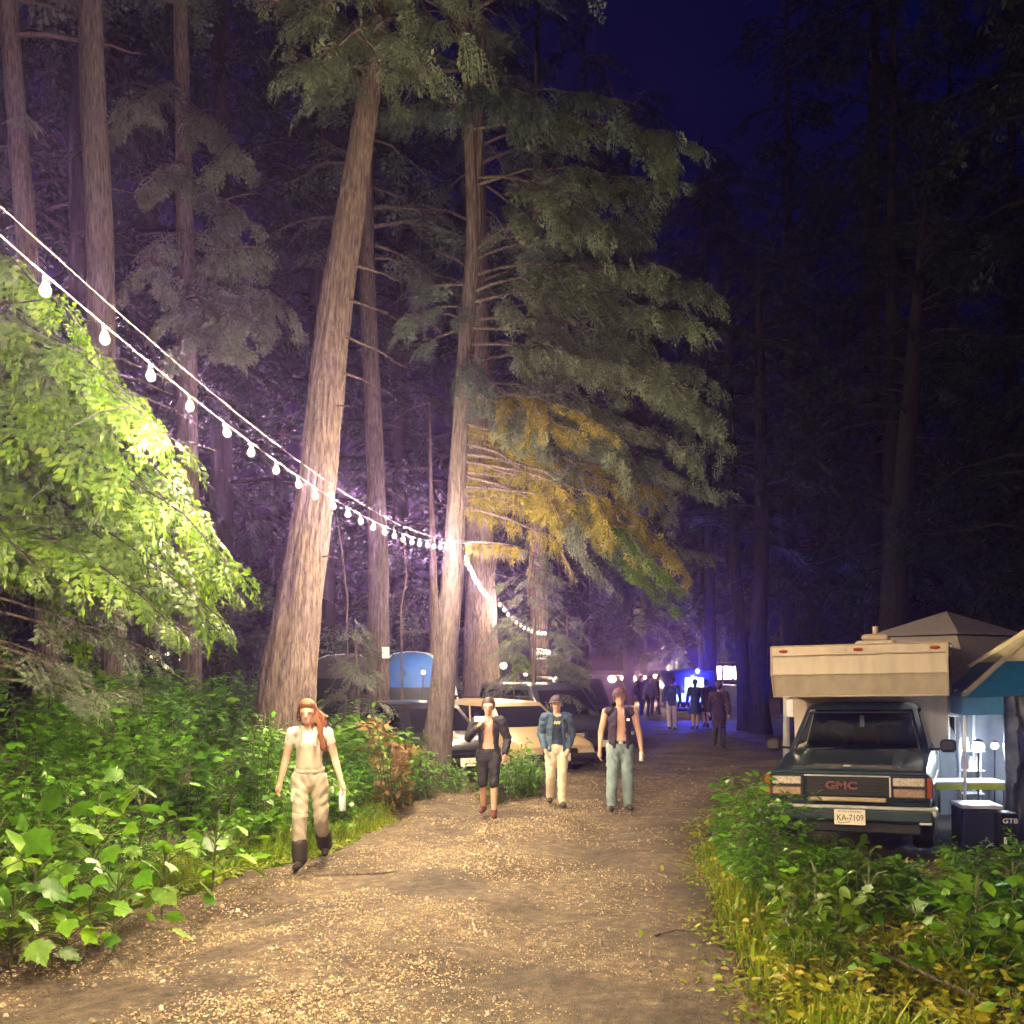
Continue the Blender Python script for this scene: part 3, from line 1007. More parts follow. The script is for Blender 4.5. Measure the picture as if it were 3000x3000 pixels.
def leaf_ovate():
    V = np.array([(0, 0, 0), (.33, .21, .05), (.72, .20, .0), (1, 0, -.14), (.72, -.20, .0), (.33, -.21, .05), (.36, 0, -.01), (.72, 0, -.05)])
    F = np.array([(0, 6, 1, 1), (6, 7, 2, 1), (7, 3, 2, 2), (0, 5, 6, 6), (6, 5, 4, 7), (7, 4, 3, 3)])
    return V, F


def leaf_tris(V, F):
    out = []
    for f in F:
        g = []
        for i in f:
            if i not in g:
                g.append(i)
        for k in range(1, len(g) - 1):
            out.append((g[0], g[k], g[k + 1]))
    return V, np.array(out)


LEAF_OV = leaf_tris(*leaf_ovate())


def leaf_lobed(seed, lobes=5):
    """palmate leaf with toothed lobes, midrib along +X, length about 1"""
    r = np.random.default_rng(seed)
    pts = [(0, 0)]
    angs = np.linspace(-R(125), R(125), lobes)
    lens = 1 - .42 * np.abs(np.linspace(-1, 1, lobes)) ** 1.3
    cx = .28
    for i, (a, L) in enumerate(zip(angs, lens)):
        L = L * .72 * (1 + r.normal() * .04)
        for da, k in ((-.30, .74), (-.22, .70), (-.15, .86), (-.09, .82), (0, 1.0), (.08, .83), (.15, .85), (.22, .70), (.30, .74)):
            pts.append((cx + math.cos(a + da) * L * k, math.sin(a + da) * L * k))
        if i < lobes - 1:
            am = (a + angs[i + 1]) / 2
            pts.append((cx + math.cos(am) * .43, math.sin(am) * .43))
    V = []
    for x, y in pts:
        rr = math.hypot(x - cx, y)
        V.append((x, y, -.22 * rr * rr + .05 * abs(y) + r.normal() * .012))
    V.append((cx, 0, -.015))
    n = len(pts)
    F = [(n, i, (i + 1) % n) for i in range(n)]
    return np.array(V), np.array(F)


LEAF_LOB = [leaf_lobed(s) for s in (1, 2, 3)]


def shrub_mesh(seed, stems, h, spread, per, size, tpls, m_leaf, root, lean=0.):
    r = np.random.default_rng(seed)
    mb = MB()
    pos, dirs = [], []
    for s in range(stems):
        a = r.random() * 6.28
        sp = spread * (.25 + .85 * r.random())
        hh = h * (.55 + .5 * r.random())
        b = Vector((math.cos(a) * .12, math.sin(a) * .12, -.05))
        e = Vector((math.cos(a) * sp, math.sin(a) * sp, hh))
        path = [b.lerp(e, t) + Vector((0, 0, .28 * hh * 4 * t * (1 - t))) + Vector(r.normal(size=3) * .02) for t in np.linspace(0, 1, 6)]
        mb.tube(path, [.007, .006, .005, .004, .003, .002], 4, False)
        for k in range(per):
            t = .06 + .94 * (k + r.random()) / per
            i = min(4, int(t * 5)); f = t * 5 - i
            p = path[i].lerp(path[i + 1], f)
            aa = a + r.normal() * 1.5
            d = (math.cos(aa), math.sin(aa), .1 + r.normal() * .35)
            pos.append(p + Vector(d) * size * .25); dirs.append(d)
    n = len(pos)
    M = frames(np.array([tuple(p) for p in pos]), np.array(dirs), np.array([0, 0, 1.])[None] + r.normal(size=(n, 3)) * .35, size * (.6 + .8 * r.random(n)))
    V, F = stamp(tpls, M, r)
    mb.build('stems', 'stem_green', root)
    o = link('foliage', mesh_np('foliage', V, F), m_leaf, root)
    tag(o, kind='stuff')


def shrub_proto(name, *a):
    t = thing(name, 'x', 'shrub')
    shrub_mesh(*a, t)
    return t


PR = [shrub_proto('leafy_shrub', 1, 20, 1.05, .62, 17, .13, [LEAF_OV], 'fol_shrub'),
      shrub_proto('leafy_shrub', 2, 18, 1.25, .70, 18, .125, [LEAF_OV], 'fol_shrub'),
      shrub_proto('leafy_shrub', 3, 16, .95, .60, 15, .15, [LEAF_OV, LEAF_LOB[0]], 'fol_broad') if False else shrub_proto('leafy_shrub', 3, 16, .95, .60, 15, .15, [LEAF_LOB[0], LEAF_LOB[1]], 'fol_broad'),
      shrub_proto('leafy_shrub', 4, 22, 1.35, .66, 18, .11, [LEAF_OV], 'fol_shrub')]
PR_LOW = [shrub_proto('low_shrub', 5, 16, .45, .42, 12, .10, [LEAF_OV], 'fol_lime'),
          shrub_proto('low_shrub', 6, 14, .38, .45, 12, .11, [LEAF_LOB[2]], 'fol_broad'),
          shrub_proto('low_shrub', 7, 16, .34, .40, 12, .085, [LEAF_OV], 'fol_yellow')]
used = set()


def put(src, x, y, s, label, group, dz=0.):
    if id(src) in used:
        o = copy_tree(src)
    else:
        o = src; used.add(id(src))
    o.location = (x, y, float(ground_z(x, y)) + dz)
    o.rotation_euler = (rng.normal() * .08, rng.normal() * .08, rng.random() * 6.28)
    o.scale = (s, s, s * (.9 + .2 * rng.random()))
    tag(o, label, 'shrub', group)
    return o


# left bank, three rough rows climbing away from the track
for row, (d0, d1, ya, yb, n, lab, grp) in enumerate((
        (.35, .9, 6.4, 16.2, 17, 'leafy shrub of the front row on the left bank', 'front row of shrubs on the left bank'),
        (1.1, 2.1, 6.6, 16.6, 20, 'leafy shrub halfway up the left bank', 'middle row of shrubs on the left bank'),
        (2.3, 3.6, 7.5, 18.5, 20, 'tall leafy shrub near the top of the left bank', 'upper shrubs on the left bank'),
        (3.8, 6.0, 8.5, 21, 18, 'shrub along the crest of the left bank', 'shrubs on the crest of the left bank'))):
    for i in range(n):
        y = ya + (yb - ya) * (i + .8 * rng.random()) / n
        x = float(left_edge(y)) - d0 - (d1 - d0) * rng.random()
        s = (.62, .85, .95, 1.0)[row] * (.85 + .35 * rng.random())
        if row == 0 and 9.6 < y < 11.6:
            s *= .55
        put(PR[rng.integers(0, 4)], x, y, s, lab + ', %s from the near end' % nth(i + 1), grp)
# shrubs round the foot of the slim conifer and in front of the parked cars
for i, (x, y, s) in enumerate(sorted(((-2.25, 17.1, 1.2), (-1.95, 16.4, 1.1), (-2.7, 17.9, 1.25), (-1.75, 15.6, .75), (-1.35, 16.4, .7), (-1.9, 16.9, .9), (-2.3, 17.6, 1.0), (-2.9, 16.0, 1.1), (-1.0, 17.3, .6), (-.55, 17.7, .55), (-.15, 17.9, .5), (.2, 18.2, .42), (-.35, 16.9, .42), (-.05, 16.3, .75), (.25, 16.7, .62), (-.3, 16.0, .6), (.1, 17.2, .7), (.45, 17.6, .55), (-3.3, 18.6, 1.1), (-2.6, 19.0, 1.0)), key=lambda q: q[0] / q[1])):
    put(PR[rng.integers(0, 4)], x, y, s, 'bushy shrub at the foot of the slim conifer, %s from the left' % nth(i + 1), 'shrubs at the foot of the slim conifer')
# dry brown bush left of the slim tree
dry = shrub_proto('dry_bush', 8, 12, 1.3, .45, 26, .12, [LEAF_OV], 'fol_dry')
put(dry, -1.7, 14.9, 1.0, 'dry brown bush left of the slim conifer', 'dry bush', .05)
# right hand plants in front of the truck
for i in range(34):
    y = 7.0 + 4.6 * (i + rng.random()) / 34
    k = rng.random()
    x = float(right_edge(y)) + .35 + k * (3.6 + .2 * y)
    if x > 2.2 and y > 10.9:
        y -= 1.0
    put(PR_LOW[rng.integers(0, 2)] if k > .2 else PR_LOW[0], x, y, .8 + .45 * rng.random(), 'low broadleaf plant in front of the truck, %s from the near end' % nth(i + 1), 'low plants in front of the truck')
for i in range(20):
    y = 5.7 + 2.6 * (i + rng.random()) / 20
    x = float(right_edge(y)) + .25 + 3.2 * rng.random()
    put(PR_LOW[2], x, y, .55 + .4 * rng.random(), 'yellowish low weed at the lower right corner, %s from the near end' % nth(i + 1), 'yellowish weeds at the lower right')
for i, (x, y, s) in enumerate(sorted(((3.0, 11.0, .46), (3.5, 10.9, .40), (4.1, 10.7, .42), (4.7, 10.5, .44), (5.3, 10.3, .5), (3.3, 10.2, .5), (4.4, 9.9, .5), (5.0, 9.6, .55)), key=lambda q: q[0] / q[1])):
    put(PR[rng.integers(0, 4)], x, y, s, 'leafy bush against the truck bumper, %s from the left' % nth(i + 1), 'bushes against the truck bumper')
for i, (x, y, s) in enumerate(sorted(((2.36, 10.6, 1.05), (2.42, 11.0, 1.1), (2.3, 9.9, .8), (2.65, 10.3, .85), (2.25, 9.2, .65), (2.75, 9.6, .7), (3.1, 10.4, .6)), key=lambda q: q[0] / q[1])):
    put(PR[1 if s > .8 else 0], x, y, s * .78, 'bright yellow green bush left of the truck, %s from the left' % nth(i + 1), 'bright bushes left of the truck')

# ---- plants with large leaves, each leaf a part of its own
LOB_ME = []
for k, (v, f) in enumerate(LEAF_LOB):
    me = mesh_np('leaf', v, f); me.materials.append(MATS['fol_broad']); LOB_ME.append(me)
OV_ME = mesh_np('leaf', *LEAF_OV); OV_ME.materials.append(MATS['fol_broad'])


def big_leaf_plant(label, x, y, h, nl, size, group, mes, lean=(0, 0), dz=0.):
    g = float(ground_z(x, y)) + dz
    t = thing('broadleaf_plant', label, 'plant', (x, y, g), 0, group)
    mb = MB()
    for i in range(nl):
        a = i * 2.4 + rng.normal() * .3
        zz = h * (.3 + .7 * (i + .5) / nl)
        rr = h * .38 * (1.15 - .6 * i / nl) * (.7 + .5 * rng.random())
        p0 = Vector((lean[0] * zz * .5, lean[1] * zz * .5, zz * .75))
        p1 = Vector((math.cos(a) * rr + lean[0] * zz, math.sin(a) * rr + lean[1] * zz, zz))
        mb.tube([p0, p0.lerp(p1, .5) + Vector((0, 0, .04)), p1], [.006, .005, .004], 5)
        o = link('leaf', mes[rng.integers(0, len(mes))], None, t)
        d = np.array([[math.cos(a), math.sin(a), -.35 + .35 * rng.normal()]])
        M = frames(np.array([tuple(p1)]), d, np.array([[0, 0, 1.]]) + rng.normal(size=(1, 3)) * .42, np.array([size * (.45 + .7 * rng.random())]))[0]
        o.matrix_local = Matrix([list(M[0]), list(M[1]), list(M[2]), [0, 0, 0, 1]])
    mb.tube([(0, 0, -.05), (lean[0] * h * .3, lean[1] * h * .3, h * .5), (lean[0] * h * .75, lean[1] * h * .75, h * .95)], [.013, .011, .006], 6)
    mb.build('stem', 'stem_green', t, True)
    return t


for i, (px, Y, h, nl, sz) in enumerate(((30, 7.2, .7, 24, .20), (190, 7.4, .75, 24, .19), (330, 7.6, .8, 22, .19), (90, 7.6, 1.2, 26, .22), (470, 8.6, .85, 18, .22), (-60, 7.0, 1.2, 20, .28), (260, 8.4, 1.25, 22, .24), (620, 9.6, .9, 18, .20), (400, 9.4, 1.3, 20, .22))):
    x = (px - 1500) / 3000 * Y
    big_leaf_plant('broad lobed leaf plant, %s from the left in the lower left undergrowth' % ('first', 'second', 'fourth', 'third, taller', 'sixth', 'edge-most', 'fifth, taller', 'eighth, smaller', 'seventh, tallest')[i], x, Y, h, nl, sz, 'lobed leaf plants at the lower left', LOB_ME + [OV_ME] if i % 2 else LOB_ME, (.15, -.15))
for i, (x, y, h, nl, sz) in enumerate(((2.55, 8.6, .62, 12, .17), (3.1, 8.9, .6, 12, .18), (3.9, 8.6, .62, 12, .18), (2.2, 8.0, .45, 11, .15), (3.4, 7.9, .5, 12, .17), (4.3, 7.7, .55, 11, .18), (2.7, 7.3, .35, 11, .15), (3.7, 7.0, .4, 10, .16), (2.3, 6.7, .28, 10, .13), (3.2, 6.5, .3, 10, .13), (4.6, 9.4, .6, 11, .18), (2.45, 10.2, .95, 16, .17))):
    big_leaf_plant('%s broadleaf weed counted from the truck towards the lower right corner' % ('third', 'fourth', 'fifth', 'sixth', 'seventh', 'eighth', 'ninth', 'tenth', 'eleventh', 'twelfth', 'second', 'tall first')[i], x, y, h, nl, sz, 'broadleaf weeds right of the track', [OV_ME, OV_ME, LOB_ME[0]])

# ferns on the bank
FERN = spray_tpl(900, nb=16, lf=3, wid=.2, droop=.55, lw=.55)
for i, (x, y, s) in enumerate(((-4.9, 8.4, .9), (-5.6, 9.6, 1.0), (-4.0, 10.2, .8), (-4.8, 11.2, .9), (-3.3, 12.4, .8), (-6.2, 8.0, 1.0), (-4.3, 13.2, .9), (-3.4, 14.8, .8))):
    t = thing('fern', 'arching fern on the left bank, %s from the camera' % ('second', 'third', 'fourth', 'fifth', 'sixth', 'first', 'seventh', 'eighth')[i], 'fern', (x, y, float(ground_z(x, y)) + .05), 0, 'ferns on the left bank')
    me = None
    for k in range(11):
        a = k * 2.399 + rng.normal() * .2
        o = link('frond', me or mesh_np('frond', *FERN), None if me else 'fol_shrub', t)
        me = o.data
        d = np.array([[math.cos(a), math.sin(a), .75 + .2 * rng.normal()]])
        M = frames(np.array([[0, 0, 0.]]), d, np.array([[0, 0, 1.]]), np.array([s * (.75 + .4 * rng.random())]))[0]
        o.matrix_local = Matrix([list(M[0]), list(M[1]), list(M[2]), [0, 0, 0, 1]])

# mossy rotten stumps on the bank
for (lab, x, y, r, h) in (('mossy rotten stump low in the left undergrowth', -4.55, 8.0, .2, .95), ('rotten brown stump at the left edge under the leafy tree', -3.75, 7.0, .14, .9), ('small broken stump behind the dry brown bush', -1.75, 15.8, .15, 1.0)):
    t = thing('tree_stump', lab, 'stump', (x, y, float(ground_z(x, y))))
    trunk_obj([Vector((0, 0, -.1)), Vector((.02, 0, h * .5)), Vector((.06, .02, h))], [r * 1.2, r, r * .85], 'rotten', t, seg=18, step=.08, ridge=.2, flare=.3)
    MB().lathe([(.001, h - .03), (r * .8, h - .015), (r * .8, h - .06), (.001, h - .08)], (.06, .02, 0), 14).build('broken_top', 'rotten', t)

# grass and low ground cover along both verges
def blades(n, side, y0, y1, wid, h, seed, name, lab, off=-.15):
    r = np.random.default_rng(seed)
    y = y0 + (y1 - y0) * r.random(n) ** 1.4
    k = np.abs(r.normal(size=n)) * wid + off
    x = np.where(side < 0, left_edge(y) - k, right_edge(y) + k)
    z = ground_z(x, y)
    L = h * (.25 + 1.3 * r.random(n) ** 2) * (.55 + .6 * np.clip(vnoise(x, y, 1.6, 8) + .4, 0, 1.4)) * smoothstep(-.2, .25, k + .05)
    a = r.random(n) * 6.28
    lean = .5 * r.normal(size=n)
    w = .006 + .006 * r.random(n)
    ca, sa = np.cos(a), np.sin(a)
    b0 = np.stack([x - ca * w, y - sa * w, z - .01], -1); b1 = np.stack([x + ca * w, y + sa * w, z - .01], -1)
    mx_, my_ = x - sa * lean * L * .35, y + ca * lean * L * .35
    m0 = np.stack([mx_ - ca * w * .8, my_ - sa * w * .8, z + L * .6], -1); m1 = np.stack([mx_ + ca * w * .8, my_ + sa * w * .8, z + L * .6], -1)
    tp = np.stack([x - sa * lean * L, y + ca * lean * L, z + L * .95], -1)
    V = np.stack([b0, b1, m1, m0, tp], 1).reshape(-1, 3)
    i = np.arange(n) * 5
    o = link(name, mesh_np(name, V, [np.stack([i, i + 1, i + 2, i + 3], -1), np.stack([i + 3, i + 2, i + 4], -1)]), 'fol_grass')
    tag(o, lab, 'grass', kind='stuff')


blades(16000, -1, 6.0, 19, .45, .26, 61, 'grass', 'yellow green grass along the left verge of the track')
blades(14000, -1, 7.4, 13, .40, .24, 63, 'grass', 'dense yellow green grass along the near left verge', -.25)
blades(4500, 1, 5.4, 12.5, .6, .24, 62, 'grass', 'grass and weeds along the right verge of the track')


def verge(r, n):
    y = 5.6 + 12 * r.random(n) ** 1.3
    s_ = r.random(n) < .5
    k = r.normal(size=n) * .28
    return np.where(s_, left_edge(y) - k, right_edge(y) + k), y


def ground_leaves(n, fn, size, m, seed, name, lab, hmax=.12):
    r = np.random.default_rng(seed)
    x, y = fn(r, n)
    z = ground_z(x, y) + .02 + hmax * r.random(n)
    d = r.normal(size=(n, 3)); d[:, 2] *= .3
    V, F = stamp([LEAF_OV], frames(np.stack([x, y, z], -1), d, np.array([0, 0, 1.])[None] + r.normal(size=(n, 3)) * .4, size * (.5 + r.random(n))), r)
    tag(link(name, mesh_np(name, V, F), m), lab, 'ground cover', kind='stuff')


def f_left(r, n):
    y = 6 + 12 * r.random(n); return left_edge(y) - .12 - np.abs(r.normal(size=n)) * .9, y


def f_right(r, n):
    y = 5.4 + 6.4 * r.random(n) ** 1.2; return right_edge(y) + .1 + 4.2 * r.random(n) ** 1.3, y


ground_leaves(4500, lambda r, n: (lambda y: (left_edge(y) + .15 - np.abs(r.normal(size=n)) * .45, y))(7.4 + 5 * r.random(n)), .06, 'fol_grass', 77, 'ground_cover', 'small yellowish leaves carpeting the near left verge', .10)
ground_leaves(7000, f_left, .075, 'fol_shrub', 71, 'ground_cover', 'low leafy ground cover at the foot of the left bank', .16)
ground_leaves(6500, f_right, .075, 'fol_yellow', 72, 'ground_cover', 'low yellowish leafy ground cover at the lower right', .12)
ground_leaves(3200, verge, .05, 'fol_dry', 75, 'leaf_litter', 'dry leaves lying along both edges of the track', .04)
ground_leaves(3600, verge, .06, 'fol_grass', 76, 'ground_cover', 'small clover-like leaves creeping onto the edges of the track', .06)
ground_leaves(2200, f_right, .07, 'fol_dry', 73, 'leaf_litter', 'dry brown leaves lying among the weeds at the lower right', .03)
ground_leaves(3500, lambda r, n: (lambda y: (left_edge(y) - 1.2 - 5 * r.random(n), y))(6 + 16 * r.random(n)), .09, 'fol_shrub', 74, 'ground_cover', 'dark leafy ground cover over the left bank', .3)

# fallen sticks
for (lab, x, y, a, L_, r_, side_) in (('long pale stick lying along the left edge of the track', -1.75, 10.35, .35, 1.5, .016, 0), ('dead forked twig among the weeds at the lower right', 2.75, 7.0, 2.4, .9, .012, 1), ('dead twig leaning in the weeds below the truck', 3.3, 8.4, 1.2, .8, .010, 1), ('short broken stick on the right side of the track', 1.35, 8.0, .2, .5, .012, 0)):
    t = thing('fallen_branch', lab, 'stick', (x, y, track_z(x, y) + (.03 if not side_ else .12)), a)
    pts_ = [Vector((-L_ / 2, 0, -.01)), Vector((-L_ * .15, .03, .02 + .06 * side_)), Vector((L_ * .2, -.02, .01 + .14 * side_)), Vector((L_ / 2, .03, .0 + .25 * side_))]
    MB().tube(pts_, [r_, r_ * .9, r_ * .7, r_ * .3], 7).build('stick', 'dead_wood', t, True)
    MB().tube([pts_[2], pts_[2] + Vector((.12, .10, .05)), pts_[2] + Vector((.22, .16, .06))], [r_ * .5, r_ * .35, .003], 5).build('side_twig', 'dead_wood', t, True)

# ================================================================== VEHICLES
mat('paint_teal', (.007, .022, .034), .28, var=.15, scale=3, coat=.7, spec=.5)
mat('paint_teal_dusty', (.016, .034, .044), .42, var=.3, scale=3, coat=.3, spec=.5)
mat('paint_tan', (.42, .32, .19), .35, var=.12, scale=3, coat=.5)
mat('paint_black', (.014, .016, .022), .28, var=.15, coat=.6)
mat('paint_navy', (.022, .028, .045), .28, var=.15, coat=.6)
mat('paint_silver', (.40, .41, .40), .32, metal=.3, var=.1, coat=.5)
mat('paint_white', (.72, .72, .70), .4, var=.1)
mat('chrome', (.70, .69, .65), .34, metal=.55, var=.12, scale=9)
mat('tyre', (.018, .018, .018), .85, var=.3, bump=.4, bscale=60)
mat('rim', (.42, .42, .42), .35, metal=.8, var=.2)
mat('black_plastic', (.015, .015, .016), .55, var=.3)
mat('grille_black', (.010, .011, .013), .4, var=.3)
mat('seat_cloth', (.03, .03, .035), .8, var=.3)
mat('headlamp', (.45, .40, .34), .18, var=.35, scale=40, coat=1.)
mat('turn_lamp', (.30, .21, .15), .25, var=.3, scale=40, coat=1.)
mat('amber', (.22, .045, .010), .3, var=.2, coat=.6)
mat('red_lens', (.30, .035, .012), .35, var=.2, coat=.5)
mat('emblem_red', (.20, .075, .07), .4, var=.2)
mat('plate_white', (.70, .66, .56), .5, var=.08)
mat('plate_ink', (.16, .13, .05), .6)
mat('camper_cream', (.43, .365, .28), .5, var=.13, scale=3.5, bump=.05, bscale=5, stretch=(2.2, 2.2, .35))
mat('camper_trim', (.34, .27, .18), .5, var=.2)
mat('galvanised', (.5, .52, .54), .35, metal=.8, var=.2)
glass('window_glass', (.006, .009, .013), .05)
MATS['window_glass'].node_tree.nodes['Principled BSDF'].inputs['Transmission Weight'].default_value = 0.
glass('clear_glass', (.55, .66, .70), .02)
MATS['clear_glass'].node_tree.nodes['Principled BSDF'].inputs['Transmission Weight'].default_value = 1.


def loft(stations, close=True):
    """stations: list of lists of 3D points (same count, half section mirrored outside)"""
    mb = MB()
    n = len(stations[0])
    vs = [p for st in stations for p in st]
    fs = []
    for i in range(len(stations) - 1):
        for k in range(n):
            a, b = i * n + k, i * n + (k + 1) % n
            fs.append((a, b, b + n, a + n))
    fs.append(tuple(range(n - 1, -1, -1)))
    fs.append(tuple(range((len(stations) - 1) * n, len(stations) * n)))
    mb.add(vs, fs)
    return mb


def body_section(y, w, zb, zt, crown=.04, shoulder=.10, tuck=.06):
    """closed body cross-section at y: sill, flank with a shoulder, crowned top"""
    h = [(w * .55, zb), (w - tuck, zb), (w - .015, zb + .10), (w, zb + (zt - zb) * .45), (w - .015, zt - shoulder), (w - .05, zt - .03), (w - .14, zt + .005), (w * .5, zt + crown * .75), (0, zt + crown)]
    right = [(x, y, z) for x, z in h]
    left = [(-x, y, z) for x, z in reversed(h[:-1])]
    return right + left


def cut(o, cutters):
    for (c, r, half) in cutters:
        co = MB().lathe([(r, -half), (r, half)], c, 28, 'x').build('cutter', None)
        md = o.modifiers.new('cut', 'BOOLEAN'); md.operation = 'DIFFERENCE'; md.object = co; md.solver = 'EXACT'
        dg = bpy.context.evaluated_depsgraph_get()
        me = bpy.data.meshes.new_from_object(o.evaluated_get(dg))
        o.modifiers.clear()
        o.data = me
        bpy.data.objects.remove(co)
    smooth_by_angle(o.data, 40)


def wheel(parent, x, y, r, w=.2, side=1):
    t = MB().lathe([(r * .62, -w / 2), (r * .93, -w / 2), (r, -w * .32), (r, w * .32), (r * .93, w / 2), (r * .62, w / 2), (r * .60, 0)], (x, y, r), 28, 'x').build('wheel', 'tyre', parent, True)
    rm = MB()
    sx = side * w * .5
    rm.lathe([(r * .62, -w * .4), (r * .63, w * .44 if side > 0 else -w * .44), (r * .5, w * .34 * side), (r * .22, w * .30 * side), (.03, w * .36 * side)], (x, y, r), 20, 'x')
    for k in range(8):
        a = k * math.pi / 4
        rm.box((x + side * w * .36, y + math.cos(a) * r * .4, r + math.sin(a) * r * .4), (.02, .05, .05))
    rm.build('rim', 'rim', t)
    return t


def quad_pane(name, m, parent, a, b, c, d, t=.006, inset=.0):
    return MB().panel(a, b, c, d, t).build(name, m, parent)


def lerp3(a, b, t):
    return tuple(a[i] + (b[i] - a[i]) * t for i in range(3))


def car(name, label, cat, loc, rz, paint, L=4.6, W=1.8, prof=None, cabin=None, wheels=(.82, 3.5), wr=.33, zb=.22, split=(.5,), group=None, rack=False, light=True):
    """prof: (y, half-width scale, top z); cabin: y front base, y front roof, y rear roof, y rear base, belt z, roof z"""
    t = thing(name, label, cat, loc, rz, group)
    hw = W / 2
    st = [body_section(y, hw * k, zb + (.12 if y < .15 or y > L - .15 else 0), z) for (y, k, z) in prof]
    body = loft(st).build('body', paint, t)
    cut(body, [((sx * (hw - .02), wy, wr), wr * 1.17, .26) for wy in wheels for sx in (-1, 1)])
    for wy in wheels:
        for sx in (-1, 1):
            wheel(t, sx * (hw - .13), wy, wr, .2, sx)
    y0, y1, y2, y3, zb2, zr = cabin
    wb, wr2 = hw - .06, hw - .24
    def ring(z, ya, yb, w, rnd):
        return [(w - rnd, ya, z), (w, ya + rnd * 1.5, z), (w, yb - rnd * 1.5, z), (w - rnd, yb, z), (-w + rnd, yb, z), (-w, yb - rnd * 1.5, z), (-w, ya + rnd * 1.5, z), (-w + rnd, ya, z)]
    ymid = lambda f: (y0 + (y1 - y0) * f, y3 + (y2 - y3) * f)
    sts = [ring(zb2 - .05, y0, y3, wb, .08), ring(zb2 + (zr - zb2) * .92, *ymid(.92), wb + (wr2 - wb) * .92, .07), ring(zr - .015, y1 + .06, y2 - .06, wr2 - .05, .08), ring(zr + .02, y1 + .35, y2 - .35, wr2 - .3, .1)]
    cab = loft(sts).build('cabin', paint, t, True)
    P = lambda f, front: (y0 + (y1 - y0) * .92 * f) if front else (y3 + (y2 - y3) * .92 * f)
    Wd = lambda f: wb + (wr2 - wb) * .92 * f
    Z = lambda f: (zb2 - .05) + ((zr - zb2) * .92 + .05) * f
    lo, hi = .10, .87
    e = .006
    # windscreen and rear window
    for nm, fr, sg in (('windscreen', True, -1), ('rear_window', False, 1)):
        a = (-Wd(lo) + .13, P(lo, fr) + sg * e, Z(lo)); b = (Wd(lo) - .13, P(lo, fr) + sg * e, Z(lo))
        c = (Wd(hi) - .13, P(hi, fr) + sg * e, Z(hi)); d = (-Wd(hi) + .13, P(hi, fr) + sg * e, Z(hi))
        if fr: MB().panel(a, b, c, d, .005).build(nm, 'window_glass', t)
        else: MB().panel(b, a, d, c, .005).build(nm, 'window_glass', t)
    # side windows between pillars
    cuts = [0] + list(split) + [1]
    for sx in (-1, 1):
        for u0, u1 in zip(cuts[:-1], cuts[1:]):
            def pt(u, f):
                ya, yb = P(f, True) + .16, P(f, False) - .16
                return (sx * (Wd(f) + e), ya + (yb - ya) * u, Z(f))
            q = [pt(u0 + .02, lo + .03), pt(u1 - .02, lo + .03), pt(u1 - .02, hi), pt(u0 + .02, hi)]
            if sx < 0: q = q[::-1]
            MB().panel(*q, .005).build('side_window', 'window_glass', t)
        m_ = MB().box((sx * (hw + .06), y0 + .35, zb2 + .03), (.16, .09, .12), bev=.03).build('mirror', 'black_plastic', t)
    zf = prof[1][2]
    for sx in (-1, 1):
        MB().box((sx * hw * .70, .045, zf - .16), (hw * .42, .1, .13), bev=.03).build('headlight', 'headlamp', t)
        MB().box((sx * hw * .74, L - .05, zf - .05), (hw * .3, .1, .2), bev=.03).build('tail_light', 'red_lens', t)
        MB().box((sx * hw * .985, y0 + 1.35, zb2 - .16), (.03, .16, .03), bev=.01).build('door_handle', 'black_plastic', t)
    MB().box((0, .02, zf - .17), (hw * .9, .08, .14), bev=.02).build('grille', 'grille_black', t)
    MB().box((0, -.02, zb + .2), (hw * 1.86, .16, .16), bev=.05).build('bumper', 'black_plastic', t)
    MB().box((0, L + .02, zb + .22), (hw * 1.86, .16, .16), bev=.05).build('bumper', 'black_plastic', t)
    MB().box((0, -.11, zb + .22), (.32, .01, .15)).build('number_plate', 'plate_white', t)
    if rack:
        rk = MB()
        for sx in (-1, 1):
            rk.tube([(sx * (wr2 - .12), y1 + .3, zr + .07), (sx * (wr2 - .12), y2 - .3, zr + .07)], .018, 6)
            for yy in (y1 + .35, y2 - .35):
                rk.box((sx * (wr2 - .12), yy, zr + .03), (.03, .05, .08))
        rk.build('roof_rack', 'black_plastic', t)
    return t


# ---------------------------------------------------------------- the camper truck on the right
TX0, TY0, TB = 4.14, 12.6, 24.0
tz = float(ground_z(TX0 + .7, TY0 + 1.6)) + .03
trk = thing('pickup_truck', 'dark teal pickup truck facing the camera with four square headlights', 'truck', (TX0, TY0, tz), 0)
trk.rotation_euler = (0, R(-1.2), R(-TB))
HW = .96
prof = [(.02, .97, 1.02), (.10, .99, 1.06), (.35, 1.0, 1.10), (.8, 1.0, 1.15), (1.22, 1.0, 1.20), (1.5, 1.0, 1.20), (3.1, 1.0, 1.20), (3.12, .97, 1.16), (3.2, 1.0, 1.16), (5.35, 1.0, 1.16), (5.4, .98, 1.14)]
body = loft([body_section(y, HW * k, .42, z, crown=.03 if y < 1.3 else .0, shoulder=.12, tuck=.05) for y, k, z in prof]).build('body', 'paint_teal', trk)
cut(body, [((sx * (HW - .02), wy, .40), .46, .30) for wy in (.95, 4.3) for sx in (-1, 1)])
for wy in (.95, 4.3):
    for sx in (-1, 1):
        wheel(trk, sx * (HW - .13), wy, .38, .24, sx)
